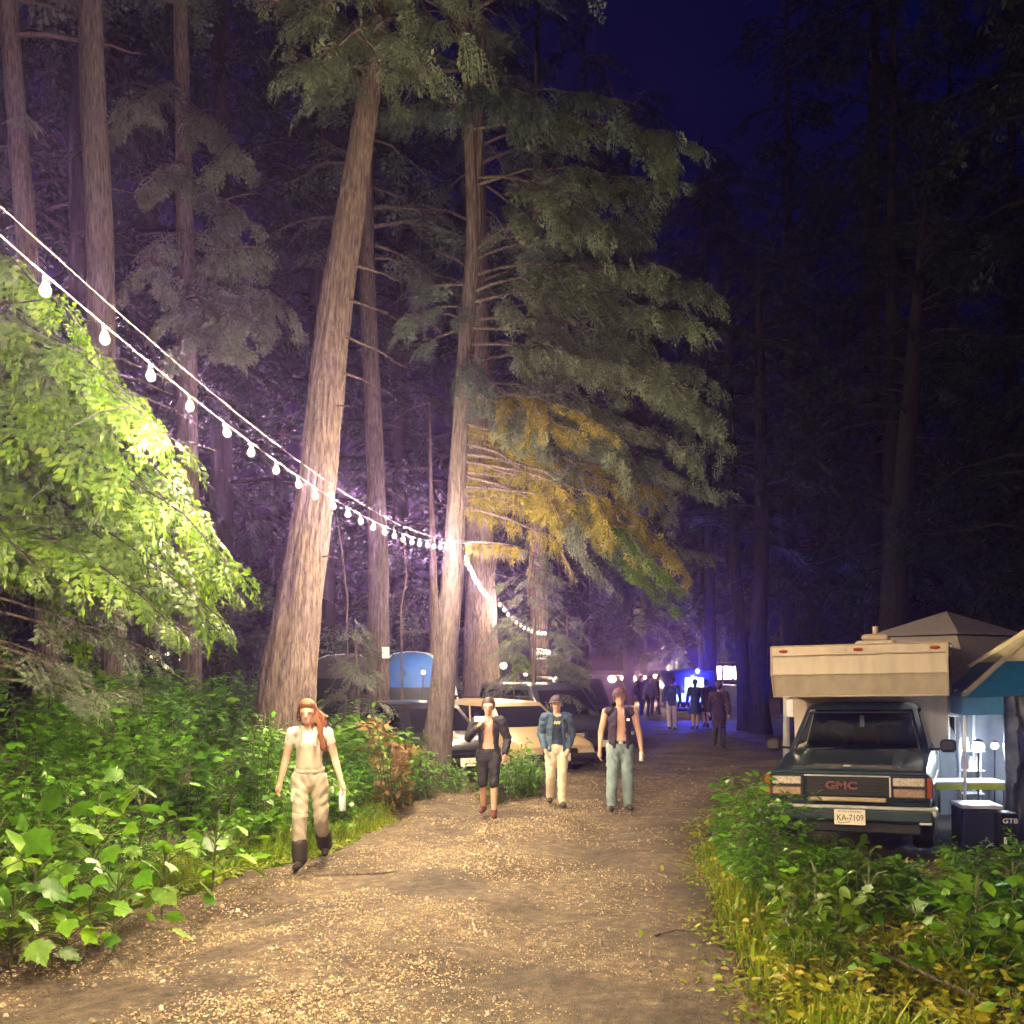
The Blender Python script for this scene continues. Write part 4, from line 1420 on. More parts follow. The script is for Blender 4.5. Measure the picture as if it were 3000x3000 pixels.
# hood: two raised creases and a leading lip
for sx in (-1, 1):
    hood = MB()
    hood.add([(sx * .62, .14, 1.075), (sx * .50, .14, 1.085), (sx * .50, 1.15, 1.225), (sx * .66, 1.15, 1.215), (sx * .60, .14, 1.100), (sx * .53, .14, 1.105), (sx * .53, 1.15, 1.240), (sx * .63, 1.15, 1.236)],
             [(4, 5, 6, 7), (0, 4, 7, 3), (5, 1, 2, 6), (0, 1, 5, 4), (3, 7, 6, 2)])
    hood.build('hood_crease', 'paint_teal_dusty', trk, True)
MB().box((0, .005, 1.035), (1.80, .05, .05), bev=.02).build('hood_lip', 'paint_teal_dusty', trk)
MB().box((0, .10, 1.11), (.10, .05, .022), bev=.01).build('hood_ornament', 'chrome', trk)
# cab
def ring8(z, ya, yb, w, rnd):
    return [(w - rnd, ya, z), (w, ya + rnd * 1.5, z), (w, yb - rnd, z), (w - rnd, yb, z), (-w + rnd, yb, z), (-w, yb - rnd, z), (-w, ya + rnd * 1.5, z), (-w + rnd, ya, z)]
cab_mb = loft([ring8(1.17, 1.24, 3.10, .90, .06), ring8(1.74, 1.92, 3.02, .74, .06), ring8(1.80, 2.02, 2.95, .69, .06), ring8(1.83, 2.3, 2.75, .5, .08)])
cab_mb.f = [f for i, f in enumerate(cab_mb.f) if i not in (1, 5, 7)]      # open for windscreen and side windows
cab = cab_mb.build('cab', 'paint_teal', trk, True)
ws = [(-.80, 1.262, 1.21), (.80, 1.262, 1.21), (.665, 1.845, 1.70), (-.665, 1.845, 1.70)]
MB().panel(*ws, .006).build('windscreen', 'clear_glass', trk)
fr = MB()
for a, b in ((0, 1), (1, 2), (2, 3), (3, 0)):
    fr.tube([ws[a], ws[b]], .014, 6)
fr.build('windscreen_seal', 'black_plastic', trk)
for sx in (-1, 1):
    q = [(sx * .885, 1.62, 1.22), (sx * .885, 2.95, 1.22), (sx * .757, 2.92, 1.69), (sx * .757, 2.02, 1.69)]
    MB().panel(*(q if sx > 0 else q[::-1]), .006).build('side_window', 'clear_glass', trk)
    w_ = MB().tube([(sx * .55 - .3, 1.22, 1.225), (sx * .55 + .25, 1.262, 1.245)], .010, 5)
    w_.build('wiper', 'black_plastic', trk)
    mr_ = MB().box((sx * 1.13, 1.52, 1.27), (.20, .08, .17), bev=.035).build('wing_mirror', 'black_plastic', trk)
    MB().tube([(sx * .90, 1.55, 1.22), (sx * 1.04, 1.53, 1.23)], .018, 6).build('mirror_arm', 'black_plastic', mr_)
# interior seen through the glass: dash and two seat backs, a hanging tag
MB().box((0, 1.5, 1.18), (1.5, .35, .1), bev=.03).build('dashboard', 'seat_cloth', trk)
for sx in (-1, 1):
    MB().box((sx * .38, 2.45, 1.36), (.44, .14, .4), bev=.06).build('seat', 'seat_cloth', trk)
MB().lathe([(.17, -.012), (.19, -.012), (.19, .012), (.17, .012)], (-.38, 1.78, 1.26), 20, 'y').build('steering_wheel', 'black_plastic', trk)
MB().box((.03, 1.80, 1.58), (.06, .004, .16)).build('hanging_tag', 'plate_white', trk)
# front face
MB().box((0, -.012, .86), (1.90, .07, .34), bev=.02).build('front_panel', 'paint_teal', trk)
gr = MB().box((0, -.055, .875), (.98, .03, .245), bev=.01).build('grille', 'grille_black', trk)
gb = MB()
for k in range(6):
    gb.box((0, -.073, .775 + k * .04), (.94, .01, .012))
for k in range(9):
    gb.box((-.44 + k * .11, -.072, .875), (.008, .008, .22))
gb.build('grille_bar', 'black_plastic', gr)
MB().tube([(-.5, -.075, 1.002), (.5, -.075, 1.002)], .010, 6).build('grille_trim', 'chrome', gr)
MB().tube([(.505, -.072, .995), (.505, -.072, .755)], .012, 6).build('grille_trim', 'chrome', gr)
MB().box((.0, -.065, .715), (.92, .03, .055), bev=.012).build('lower_trim', 'camper_trim', trk)
text_mesh('emblem_letters', 'GMC', .125, 'emblem_red', gr, (-.06, -.079, .878), (R(90), 0, 0), .006, .0, 1.35, .005)
for sx in (-1, 1):
    for zc, mm, nm in ((.938, 'headlamp', 'headlight'), (.805, 'turn_lamp', 'turn_signal')):
        hl = MB().box((sx * .715, -.05, zc), (.36, .06, .105), bev=.012).build(nm, mm, trk)
        hf = MB()
        for (dx, dz, wx, wz) in ((0, .06, .38, .014), (0, -.06, .38, .014), (.188, 0, .014, .105), (-.188, 0, .014, .105)):
            hf.box((sx * .715 + dx, -.056, zc + dz), (wx, .055, wz))
        hf.build('lamp_bezel', 'black_plastic', hl)
    MB().box((sx * .945, -.02, .872), (.075, .10, .25), bev=.015).build('corner_marker', 'amber', trk)
bp_ = MB()
bp_.box((0, -.145, .545), (1.98, .18, .16), bev=.03)
bp = bp_.build('bumper', 'paint_teal_dusty', trk)
MB().box((0, -.19, .635), (2.0, .10, .035), bev=.014).build('bumper_strip', 'chrome', bp)
for sx in (-1, 1):
    MB().box((sx * 1.0, -.12, .60), (.07, .20, .11), bev=.02).build('bumper_end', 'chrome', bp)
    MB().box((sx * .90, -.232, .47), (.14, .02, .03), bev=.006).build('bumper_reflector', 'chrome', bp)
MB().box((0, -.10, .40), (1.7, .10, .16), bev=.02).build('air_dam', 'black_plastic', trk)
pl = MB().box((.05, -.242, .52), (.36, .012, .185), bev=.004).build('number_plate', 'plate_white', trk)
text_mesh('plate_letters', 'KA-7109', .105, 'plate_ink', pl, (.055, -.250, .512), (R(90), 0, 0), .001, .001, .82)
text_mesh('plate_letters', 'BRITISH COLUMBIA', .030, 'plate_ink', pl, (.05, -.250, .588), (R(90), 0, 0), .001, 0, 1.05)
MB().tube([(-.09, -.249, .47), (-.06, -.249, .445), (.0, -.249, .455), (.06, -.249, .47)], .004, 5).build('plate_swoosh', 'plate_ink', pl)
for sx in (-1, 1):
    MB().box((sx * .955, 2.1, .80), (.02, 2.0, .025), bev=.006).build('side_moulding', 'chrome', trk)
    MB().box((sx * .963, 2.85, 1.08), (.02, .14, .04), bev=.008).build('door_handle', 'chrome', trk)

# ---------------------------------------------------------------- camper on the truck bed
cmp_ = thing('truck_camper', 'cream aluminium truck camper with an overhang above the pickup cab', 'camper', (TX0, TY0, tz))
cmp_.rotation_euler = trk.rotation_euler
CW = 1.15
YF = 1.55
MB().add([(-CW, YF, 2.24), (CW, YF, 2.24), (CW, YF + .02, 2.64), (-CW, YF + .02, 2.64), (-CW, 5.9, 2.64), (CW, 5.9, 2.64), (CW, YF + .20, 1.93), (-CW, YF + .20, 1.93), (-CW, 5.9, 1.93), (CW, 5.9, 1.93)],
         [(0, 1, 2, 3), (3, 2, 5, 4), (7, 6, 1, 0), (8, 9, 6, 7), (0, 3, 4, 8, 7), (1, 6, 9, 5, 2), (4, 5, 9, 8)]).build('overhang_shell', 'camper_cream', cmp_)
MB().box((0, 4.55, 1.50), (CW * 2 - .08, 2.6, .853)).build('lower_shell', 'camper_cream', cmp_)
MB().box((0, YF - .012, 2.515), (CW * 2 - .04, .025, .022), bev=.006).build('front_trim', 'camper_trim', cmp_)
MB().box((0, YF - .010, 2.245), (CW * 2 - .02, .022, .012)).build('panel_seam', 'camper_trim', cmp_)
MB().box((0, YF + .19, 1.935), (CW * 2 + .01, .03, .02)).build('panel_seam', 'camper_trim', cmp_)
for x in (-.15, .93):
    MB().box((x, YF + .004, 2.575), (.012, .02, .07)).build('panel_seam', 'camper_trim', cmp_)
for sx in (-1, 1):
    MB().tube([(sx * CW, YF, 2.24), (sx * CW, YF + .015, 2.645)], .014, 6).build('corner_trim', 'camper_trim', cmp_)
    MB().tube([(sx * CW, YF + .2, 1.93), (sx * CW, YF, 2.24)], .014, 6).build('corner_trim', 'camper_trim', cmp_)
MB().tube([(-CW, YF + .02, 2.645), (CW, YF + .02, 2.645)], .012, 6).build('corner_trim', 'camper_trim', cmp_)
for x in (-.98, .02, 1.0):
    MB().ico((x, YF - .005, 2.578), .065, 14, 8, (1, .35, .40)).build('clearance_light', 'red_lens', cmp_, True)
vt = MB().box((.18, 2.6, 2.68), (.55, .55, .07), bev=.03).build('roof_vent', 'camper_cream', cmp_)
MB().box((.18, 2.6, 2.76), (.38, .38, .10), bev=.03).build('vent_lid', 'camper_trim', vt)
MB().tube([(.18, 2.5, 2.78), (.18, 2.5, 2.92)], .04, 8).build('vent_stack', 'camper_trim', vt)
for sx in (-1, 1):   # corner jacks
    for yy in (3.35, 5.6):
        j = MB().tube([(sx * (CW + .09), yy, .02), (sx * (CW + .09), yy, 1.5)], .028, 8).build('camper_jack', 'galvanised', cmp_)
        MB().tube([(sx * (CW + .09), yy, 1.0), (sx * (CW + .09), yy, 1.98)], .042, 8).build('jack_sleeve', 'galvanised', j)
        MB().box((sx * (CW + .03), yy, 1.72), (.14, .12, .30), bev=.02).build('jack_bracket', 'galvanised', j)
        MB().box((sx * (CW + .09), yy, .02), (.16, .16, .02)).build('jack_foot', 'galvanised', j)
for sx in (-1, 1):
    wdw = MB().box((sx * (CW + .004), 2.5, 2.30), (.02, .7, .32), bev=.01).build('side_window', 'window_glass', cmp_)
    MB().box((sx * (CW + .015), 4.5, 1.55), (.02, .6, .45), bev=.01).build('side_window', 'window_glass', cmp_)
MB().box((CW + .03, 2.3, 2.60), (.06, 1.4, .07), bev=.02).build('awning_roll', 'plate_white', cmp_)

# ---------------------------------------------------------------- parked cars at the left of the track
wagon = [(.0, .90, .62), (.10, .96, .70), (.5, 1., .80), (1.15, 1., .92), (1.5, 1., .95), (3.9, 1., .97), (4.45, .97, .95), (4.6, .92, .80)]
car('station_wagon', 'gold tan station wagon parked behind the bushes, nose to the track', 'car', (.95, 20.0, 0), R(28), 'paint_tan', 4.6, 1.76, wagon, (1.05, 1.95, 4.1, 4.5, .97, 1.47), (.85, 3.55), .32, split=(.36, .70), rack=True)
suv = [(.0, .93, .82), (.10, .97, .90), (.5, 1., .98), (1.2, 1., 1.05), (1.6, 1., 1.08), (4.2, 1., 1.10), (4.7, .98, 1.08), (4.8, .95, .9)]
car('pickup_truck', 'dark canopied pickup with a shiny roof, behind the gold wagon', 'truck', (1.98, 22.2, 0), R(28), 'paint_navy', 4.9, 1.85, suv, (1.3, 2.0, 4.6, 4.75, 1.10, 1.80), (.9, 3.9), .38, zb=.32, split=(.3, .55))
car('offroad_car', 'black off-road car, the farthest and tallest of the parked row', 'car', (2.3, 26.8, 0), R(16), 'paint_black', 4.6, 1.9, suv, (1.2, 1.75, 4.5, 4.68, 1.12, 1.90), (.85, 3.7), .40, zb=.36, split=(.4, .7), rack=True)
car('hatchback_car', 'dark hatchback with a gleaming roof just right of the slim conifer', 'car', (-.85, 18.95, 0), R(28), 'paint_black', 4.1, 1.7, [(y * .9, k, z) for y, k, z in wagon], (.95, 1.7, 3.5, 3.9, .95, 1.48), (.75, 3.2), .31, split=(.45,))

# ================================================================== TENTS, CANOPIES, STALLS, SIGNS
mat('tent_blue', (.012, .10, .42), .55, var=.12, bump=.1, bscale=12)
mat('tent_pale', (.52, .60, .68), .55, var=.1, bump=.1, bscale=12)
mat('tent_grey', (.10, .10, .115), .6, var=.15, bump=.1, bscale=12)
mat('tent_dark', (.018, .030, .036), .6, var=.2)
mat('gazebo_taupe', (.30, .26, .26), .7, var=.1, bump=.08, bscale=10)
mat('canopy_blue', (.010, .14, .30), .5, var=.15, bump=.12, bscale=14)
mat('canopy_cream', (.58, .53, .34), .55, var=.1, bump=.12, bscale=14)
mat('pole_white', (.72, .72, .70), .35, var=.1)
mat('tarp', (.06, .075, .10), .35, var=.5, scale=5, bump=1.0, bscale=9, coat=.4)
mat('hi_vis', (.50, .62, .05), .5, var=.1)
mat('crate_navy', (.015, .022, .06), .5, var=.2)
mat('lid_white', (.75, .77, .78), .4, var=.05)
mat('sign_white', (.74, .72, .70), .6, var=.05)
mat('sign_ink', (.05, .03, .20), .6)
mat('curtain_grey', (.16, .18, .20), .7, var=.15)
emit('led_cool', (.86, .94, 1.0), .3)
emit('led_blue', (.03, .04, 1.0), 2.0)
emit('led_blue_pale', (.10, .22, 1.0), 1.6)
emit('stall_glow', (1.0, .80, .62), 1.2)  # hanging panels glow by themselves in place of white light on them
for _m in ('led_cool',):
    MATS[_m].cycles.emission_sampling = 'NONE'


def dome_tent(label, p, rz, w, d, h, m1, m2, m3):
    t = thing('dome_tent', label, 'tent', p, rz)
    n, k = 24, 8
    def pt(a, f):
        s = math.cos(f * math.pi / 2) ** .55
        q = 1 / max(abs(math.cos(a)) , abs(math.sin(a))) ** .35
        return (math.cos(a) * w / 2 * s * q, math.sin(a) * d / 2 * s * q, h * math.sin(f * math.pi / 2) ** .95)
    def shell(a0, a1, f0, f1, name, m, off=0.):
        V, F = [], []
        na = 10
        for j in range(k + 1):
            f = f0 + (f1 - f0) * j / k
            for i in range(na + 1):
                a = a0 + (a1 - a0) * i / na
                x, y, z = pt(a, min(f, .995))
                V.append((x * (1 + off), y * (1 + off), z * (1 + off)))
        for j in range(k):
            for i in range(na):
                b = j * (na + 1) + i
                F.append((b, b + 1, b + na + 2, b + na + 1))
        return MB().add(V, F).build(name, m, t, True)
    shell(0, 2 * math.pi * .5, 0, .98, 'fly_panel', m1)
    shell(math.pi, math.pi * 1.72, .42, .98, 'fly_panel', m1)
    shell(math.pi * 1.72, math.pi * 2, .30, .98, 'fly_panel', m2)
    shell(math.pi, math.pi * 1.72, 0, .42, 'lower_wall', m3)
    shell(math.pi * 1.72, math.pi * 2, 0, .30, 'lower_wall', m3)
    for a in (math.pi / 4, 3 * math.pi / 4):
        pts = [pt(a, f) for f in np.linspace(0, .99, 9)] + [pt(a + math.pi, f) for f in np.linspace(.99, 0, 9)]
        MB().tube([(x * 1.01, y * 1.01, z * 1.01) for x, y, z in pts], .012, 6).build('tent_pole', 'tent_pale', t, True)
    return t


def on_ground(px, Y, dz=0.):
    x = (px - 1500) / 3000 * Y
    return (x, Y, float(ground_z(x, Y)) + dz)


dome_tent('blue dome tent with a pale blue side behind the left bank shrubs', on_ground(1205, 25.2, -.05), R(8), 2.5, 1.9, 2.60 - on_ground(1205, 25.2)[2], 'tent_blue', 'tent_pale', 'tent_dark')
dome_tent('dark grey dome tent left of the notice trunk', on_ground(1020, 25.4, -.05), R(-10), 2.5, 1.9, 2.55 - on_ground(1020, 25.4)[2], 'tent_grey', 'tent_grey', 'tent_dark')

# notice on the trunk left of the blue tent
p = at(1130, 1912, 23.65)
t = thing('notice', 'small white paper notice pinned to the trunk left of the blue tent', 'notice', p, R(14))
MB().box((0, 0, 0), (.17, .01, .26), bev=.003).build('sheet', 'sign_white', t)
# lettered sign on the far trunk
p = at(1580, 1915, 32.55)
t = thing('trunk_sign', 'white sign with two lines of blue letters on the far trunk', 'sign', p)
MB().box((0, 0, 0), (.46, .02, .36), bev=.004).build('board', 'sign_white', t)
text_mesh('letters', 'FULL', .155, 'sign_ink', t, (0, -.014, .085), (R(90), 0, 0), .002, .004, 1.05)
text_mesh('letters', 'ICING', .155, 'sign_ink', t, (0, -.014, -.095), (R(90), 0, 0), .002, .004, 1.0)

# grey gazebo behind the camper
def gazebo(label, p, rz, w, h_eave, h_top, m, name='gazebo'):
    t = thing(name, label, 'gazebo', p, rz)
    hw = w / 2
    e = .42
    top = h_eave + (h_top - h_eave) * .62
    lowr = [(-hw, -hw, h_eave), (hw, -hw, h_eave), (hw, hw, h_eave), (-hw, hw, h_eave)]
    midr = [(-hw * e, -hw * e, top), (hw * e, -hw * e, top), (hw * e, hw * e, top), (-hw * e, hw * e, top)]
    for i in range(4):
        a, b = Vector(lowr[i]), Vector(lowr[(i + 1) % 4]); c, d = Vector(midr[(i + 1) % 4]), Vector(midr[i])
        V, F = [], []
        nu, nv = 8, 6
        for v in range(nv + 1):
            for u in range(nu + 1):
                q = a.lerp(b, u / nu).lerp(d.lerp(c, u / nu), v / nv)
                q.z -= .10 * math.sin(math.pi * v / nv) * (.5 + .5 * math.sin(math.pi * u / nu))
                V.append(q)
        for v in range(nv):
            for u in range(nu):
                k = v * (nu + 1) + u
                F.append((k, k + 1, k + nu + 2, k + nu + 1))
        MB().add(V, F).build('roof_panel', m, t, True)
        MB().panel(a, b, b - Vector((0, 0, .28)), a - Vector((0, 0, .28)), .006).build('valance', m, t)
        MB().tube([a - Vector((0, 0, h_eave + .05)), a], .022, 8).build('leg', 'galvanised', t)
    ap = (0, 0, h_top)
    k = 1.18
    cap = [(x * k, y * k, z + .02) for x, y, z in midr]
    MB().add(cap + [ap], [(0, 1, 4), (1, 2, 4), (2, 3, 4), (3, 0, 4)]).build('roof_cap', m, t)
    return t


gx_, gy_ = at(2772, 1793, 18.5)[0], 18.5
gazebo('taupe two tier gazebo roof rising behind the camper', (gx_, gy_, float(ground_z(gx_, gy_))), R(30), 4.0, 2.15, 3.2 - float(ground_z(gx_, gy_)) + .0, 'gazebo_taupe')

# blue and cream canopy at the right edge: its near corner is in view
cz = float(ground_z(7, 14))
t = thing('pop_up_canopy', 'blue and cream pop-up canopy at the right edge beside the camper', 'canopy', (0, 0, 0))
A = at(2818, 2045, 14.2); B = at(3560, 2030, 13.2)           # front eave corners
dv = Vector((.75, 2.9, 0))
C2, D2 = B + dv, A + dv
ap = (A + B + C2 + D2) / 4 + Vector((0, 0, 1.15))
corners = [A, B, C2, D2]
for i in range(4):
    a, b = corners[i], corners[(i + 1) % 4]
    cut_ = .42
    a2, b2 = a.lerp(ap, cut_), b.lerp(ap, cut_)
    MB().panel(a, b, b2, a2, .006).build('roof_panel', 'canopy_blue', t)
    MB().add([a2, b2, ap], [(0, 1, 2)]).build('roof_peak', 'canopy_cream', t)
    MB().tube([a.lerp(ap, .02) + Vector((0, 0, .015)), a.lerp(ap, .5) + Vector((0, 0, .02)), ap + Vector((0, 0, .02))], .045, 6).build('ridge_band', 'canopy_cream', t, True)
    MB().panel(a, b, b - Vector((0, 0, .24)), a - Vector((0, 0, .24)), .005).build('valance', 'canopy_blue', t)
    q = a.lerp((A + B + C2 + D2) / 4, .03)
    MB().tube([(q.x, q.y, cz - .05), (q.x, q.y, q.z + .1)], .024, 8).build('leg', 'pole_white', t)
# hanging tarp side
tp = thing('tarp', 'crinkled dark plastic tarp hanging from the canopy at the right edge', 'tarp', (0, 0, 0))
V, F = [], []
P0, P1 = at(2945, 2040, 13.9), at(3160, 2035, 13.6)
nu, nv = 40, 22
for v in range(nv + 1):
    for u in range(nu + 1):
        q = P0.lerp(P1, u / nu)
        z = P0.z + (cz + .02 - P0.z) * v / nv
        w = .06 * math.sin(u * .9) + .05 * math.sin(u * .37 + v * .3) + .02 * rng.normal()
        V.append((q.x - .05 * v / nv * math.sin(u * .5) - .0, q.y + w, z))
for v in range(nv):
    for u in range(nu):
        k = v * (nu + 1) + u
        F.append((k, k + 1, k + nu + 2, k + nu + 1))
MB().add(V, F).build('sheet', 'tarp', tp, True)
MB().tube([P0, P1], .014, 6).build('top_hem', 'tarp', tp)
# camp kitchen under the canopy
t = thing('folding_table', 'small table under the canopy with a white top edge', 'table', (6.5, 14.75, cz))
MB().box((0, 0, .74), (1.1, .55, .035), bev=.01).build('table_top', 'lid_white', t)
for sx in (-1, 1):
    for sy in (-1, 1):
        MB().tube([(sx * .48, sy * .22, 0), (sx * .48, sy * .22, .73)], .015, 6).build('leg', 'galvanised', t)
MB().box((0, -.285, .69), (1.1, .008, .075)).build('table_skirt', 'hi_vis', t)
t = thing('camp_curtain', 'grey fabric wall at the back of the canopy with a yellow hem', 'curtain', (6.9, 16.4, cz))
V, F = [], []
for v in range(9):
    for u in range(31):
        V.append((-1.3 + 2.6 * u / 30, .06 * math.sin(u * .8), 1.95 * v / 8))
for v in range(8):
    for u in range(30):
        k = v * 31 + u
        F.append((k, k + 1, k + 32, k + 31))
MB().add(V, F).build('sheet', 'curtain_grey', t, True)
MB().box((0, -.06, 1.93), (2.6, .05, .12), bev=.01).build('hem', 'canopy_cream', t)
# storage box with white lid and white letters
t = thing('storage_box', 'navy storage box with a white lid beside the truck', 'box', (6.14, 13.55, cz), R(-8))
MB().box((0, 0, .27), (.50, .5, .54), bev=.03).build('box_body', 'crate_navy', t)
MB().box((0, 0, .565), (.53, .54, .05), bev=.015).build('lid', 'lid_white', t)
t = thing('storage_box', 'black box with small white letters in front of the tarp', 'box', (6.36, 13.2, cz), R(-4))
MB().box((0, 0, .26), (.22, .30, .52), bev=.02).build('box_body', 'grille_black', t)
text_mesh('letters', 'GTB', .085, 'lid_white', t, (.0, -.154, .42), (R(90), 0, 0), .001, .002, 1.2)
MB().box((-.06, -.154, .17), (.04, .012, .09), bev=.004).build('latch', 'lid_white', t)
# shiny post beside the camper, and the lamp
def camp_light(label, p, watt, r, g):
    t = thing('camp_light', label, 'lamp', p)
    MB().ico((0, 0, 0), r, 16, 10, (1, 1, .9)).build('lamp_head', 'led_cool', t, True)
    MB().lathe([(.02, r * 1.3), (r * .7, r * 1.1), (r * .8, r * .85), (.02, r * .85)], (0, 0, 0), 12).build('cap', 'black_plastic', t)
    MB().tube([(0, 0, -r), (0, 0, g - p[2])], .014, 6).build('stand', 'black_plastic', t)
    l = bpy.data.lights.new('camp_light', 'POINT'); l.energy = watt; l.color = (.80, .92, 1.0); l.shadow_soft_size = r * 1.05
    o = bpy.data.objects.new('camp_light', l); COL.objects.link(o); o.parent = t
    return t


camp_light('brightest cool white lamp on a stand under the canopy', at(2866, 2188, 15.05), 38, .09, cz)
camp_light('second cool white lamp right of the brightest one under the canopy', at(2914, 2185, 15.6), 12, .06, cz)
t = thing('clutter_rack', 'white wire rack with small bottles behind the lamp under the canopy', 'rack', (7.05, 15.75, cz))
for sx in (-1, 1):
    MB().tube([(sx * .16, 0, 0), (sx * .16, 0, 1.15)], .012, 6).build('upright', 'pole_white', t)
for z in (.45, .8, 1.1):
    MB().box((0, 0, z), (.34, .25, .015)).build('shelf', 'pole_white', t)
for k, (x, z, m) in enumerate(((-.09, .81, 'amber'), (0, .81, 'lid_white'), (.1, .81, 'canopy_cream'), (-.06, 1.11, 'lid_white'), (.06, 1.11, 'lid_white'))):
    b = thing('bottle', '%s small bottle on the wire rack under the canopy' % ('orange capped', 'white, middle', 'cream, right', 'upper left white', 'upper right white')[k], 'bottle', (7.05 + x, 15.73, cz + z), 0, 'bottles on the wire rack')
    MB().lathe([(.025, 0), (.033, .01), (.033, .12), (.014, .16), (.014, .2)], (0, 0, 0), 10).build('body', m, b)

# far vendor van lit blue and the pale stall beside it
vp = on_ground(2035, 40)
t = thing('vendor_van', 'van glowing blue with a pale blue lit window, far along the track', 'van', vp)
W, H = 1.75, 1.95
MB().box((0, 1.8, .35 + H / 2 - .05), (W, 3.4, H - .35), bev=.12).build('body', 'paint_navy', t, True)
MB().box((.0, .085, 1.50), (.72, .03, .58), bev=.05).build('lit_window', 'led_blue_pale', t)
MB().box((0, .09, 1.02), (1.6, .03, .34), bev=.04).build('lit_panel', 'led_blue', t)
for sx in (-1, 1):
    MB().box((sx * .52, .07, 1.02), (.42, .03, .2), bev=.05).build('tail_lamp', 'led_blue_pale', t)
    MB().lathe([(.05, -.09), (.3, -.09), (.33, -.05), (.33, .05), (.3, .09), (.05, .09)], (sx * .75, .8, .33), 18, 'x').build('wheel', 'tyre', t)
MB().box((0, .05, .55), (1.7, .12, .16), bev=.03).build('bumper', 'black_plastic', t)
vl = bpy.data.lights.new('van_light', 'POINT'); vl.energy = 60; vl.color = (.08, .08, 1.0); vl.shadow_soft_size = .25
vo_ = bpy.data.objects.new('van_light', vl); COL.objects.link(vo_); vo_.parent = t; vo_.location = (.05, -.35, 2.05)
MB().ico((.05, -.35, 2.05), .1, 12, 8).build('glow_ball', 'led_blue', t, True)  # added blue ball and lamp, standing in for the glow above the van
MB().tube([(.05, .15, 1.85), (.05, -.1, 2.0), (.05, -.35, 2.05)], .03, 6).build('glow_ball_arm', 'black_plastic', t)
sp = on_ground(2132, 44)
t = thing('market_stall', 'pale lit stall with hanging panels between the van and the roadside trunks', 'stall', sp)
for x in (-.45, 0.0, .45):
    MB().box((x, 0, 1.95), (.36, .03, .55), bev=.02).build('hanging_panel', 'stall_glow', t)
MB().box((0, .3, 1.0), (1.5, .6, .9), bev=.03).build('counter', 'lid_white', t)
for sx in (-1, 1):
    MB().tube([(sx * .75, 0, 0), (sx * .75, 0, 2.4)], .03, 6).build('post', 'galvanised', t)
MB().box((0, .2, 2.4), (1.7, 1.0, .06)).build('roof', 'tent_grey', t)

# ================================================================== PEOPLE
mat('skin', (.52, .30, .21), .5, var=.12, spec=.4)
mat('skin_tan', (.42, .23, .15), .5, var=.12, spec=.4)
mat('hair_red', (.15, .055, .02), .55, var=.4, scale=30, stretch=(4, 4, .6))
mat('hair_dark', (.03, .02, .015), .5, var=.4, scale=30)
mat('cloth_beige', (.37, .32, .25), .85, var=.14, scale=9, bump=.25, bscale=22)
mat('cloth_khaki', (.54, .47, .37), .85, var=.12, scale=9, bump=.25, bscale=22)
mat('cloth_tank', (.60, .51, .47), .8, var=.1, bump=.2, bscale=22)
mat('cloth_olive', (.16, .14, .06), .85, var=.2)
mat('cloth_black', (.018, .018, .022), .75, var=.4, bump=.2, bscale=22)
mat('cloth_vest', (.022, .014, .034), .75, var=.3, bump=.2, bscale=22)
mat('cloth_denim', (.045, .085, .14), .85, var=.35, scale=7, bump=.25, bscale=24)
mat('cloth_navy', (.012, .030, .05), .8, var=.3)
mat('cloth_jeans', (.20, .28, .30), .85, var=.3, scale=5, bump=.25, bscale=24)
mat('cloth_red', (.09, .035, .035), .8, var=.4, scale=22)
mat('cloth_maroon', (.035, .014, .016), .85, var=.3)
mat('cap_tan', (.17, .075, .04), .8, var=.2)
mat('cap_dark', (.05, .035, .06), .8, var=.2)
mat('shoe_dark', (.03, .025, .022), .6, var=.3)
mat('shoe_red', (.10, .028, .022), .6, var=.3)
mat('bottle_pale', (.55, .68, .66), .3, var=.1)
mat('phone_white', (.75, .78, .78), .3)
mat('print_yellow', (.62, .55, .18), .7)
mat('eye_dark', (.02, .015, .012), .2)
mat('lip', (.40, .16, .13), .5)


def capsule(mb, p, q, r1, r2, flat=1.0, n=14):
    """tapered round-ended limb segment; flat squeezes it front to back"""
    p, q = Vector(p), Vector(q)
    d = q - p
    L = d.length
    if L < 1e-5:
        d = Vector((0, 0, 1)); L = 1e-5
    d.normalize()
    ref = Vector((1, 0, 0)) if abs(d.x) < .8 else Vector((0, 0, 1))
    u = (ref - d * ref.dot(d)).normalized()
    v = d.cross(u)
    rings = []
    for a in (-90, -60, -30, 0):
        rings.append((p + d * (math.sin(R(a)) * r1), math.cos(R(a)) * r1))
    for a in (0, 30, 60, 90):
        rings.append((q + d * (math.sin(R(a)) * r2), math.cos(R(a)) * r2))
    vs, fs = [], []
    for c, r in rings:
        r = max(r, 1e-4)
        for k in range(n):
            t = 2 * math.pi * k / n
            vs.append(c + u * math.cos(t) * r + v * math.sin(t) * r * flat)
    for i in range(len(rings) - 1):
        for k in range(n):
            a, b = i * n + k, i * n + (k + 1) % n
            fs.append((a, b, b + n, a + n))
    fs.append(tuple(range(n - 1, -1, -1))); fs.append(tuple(range((len(rings) - 1) * n, len(rings) * n)))
    mb.add(vs, fs)


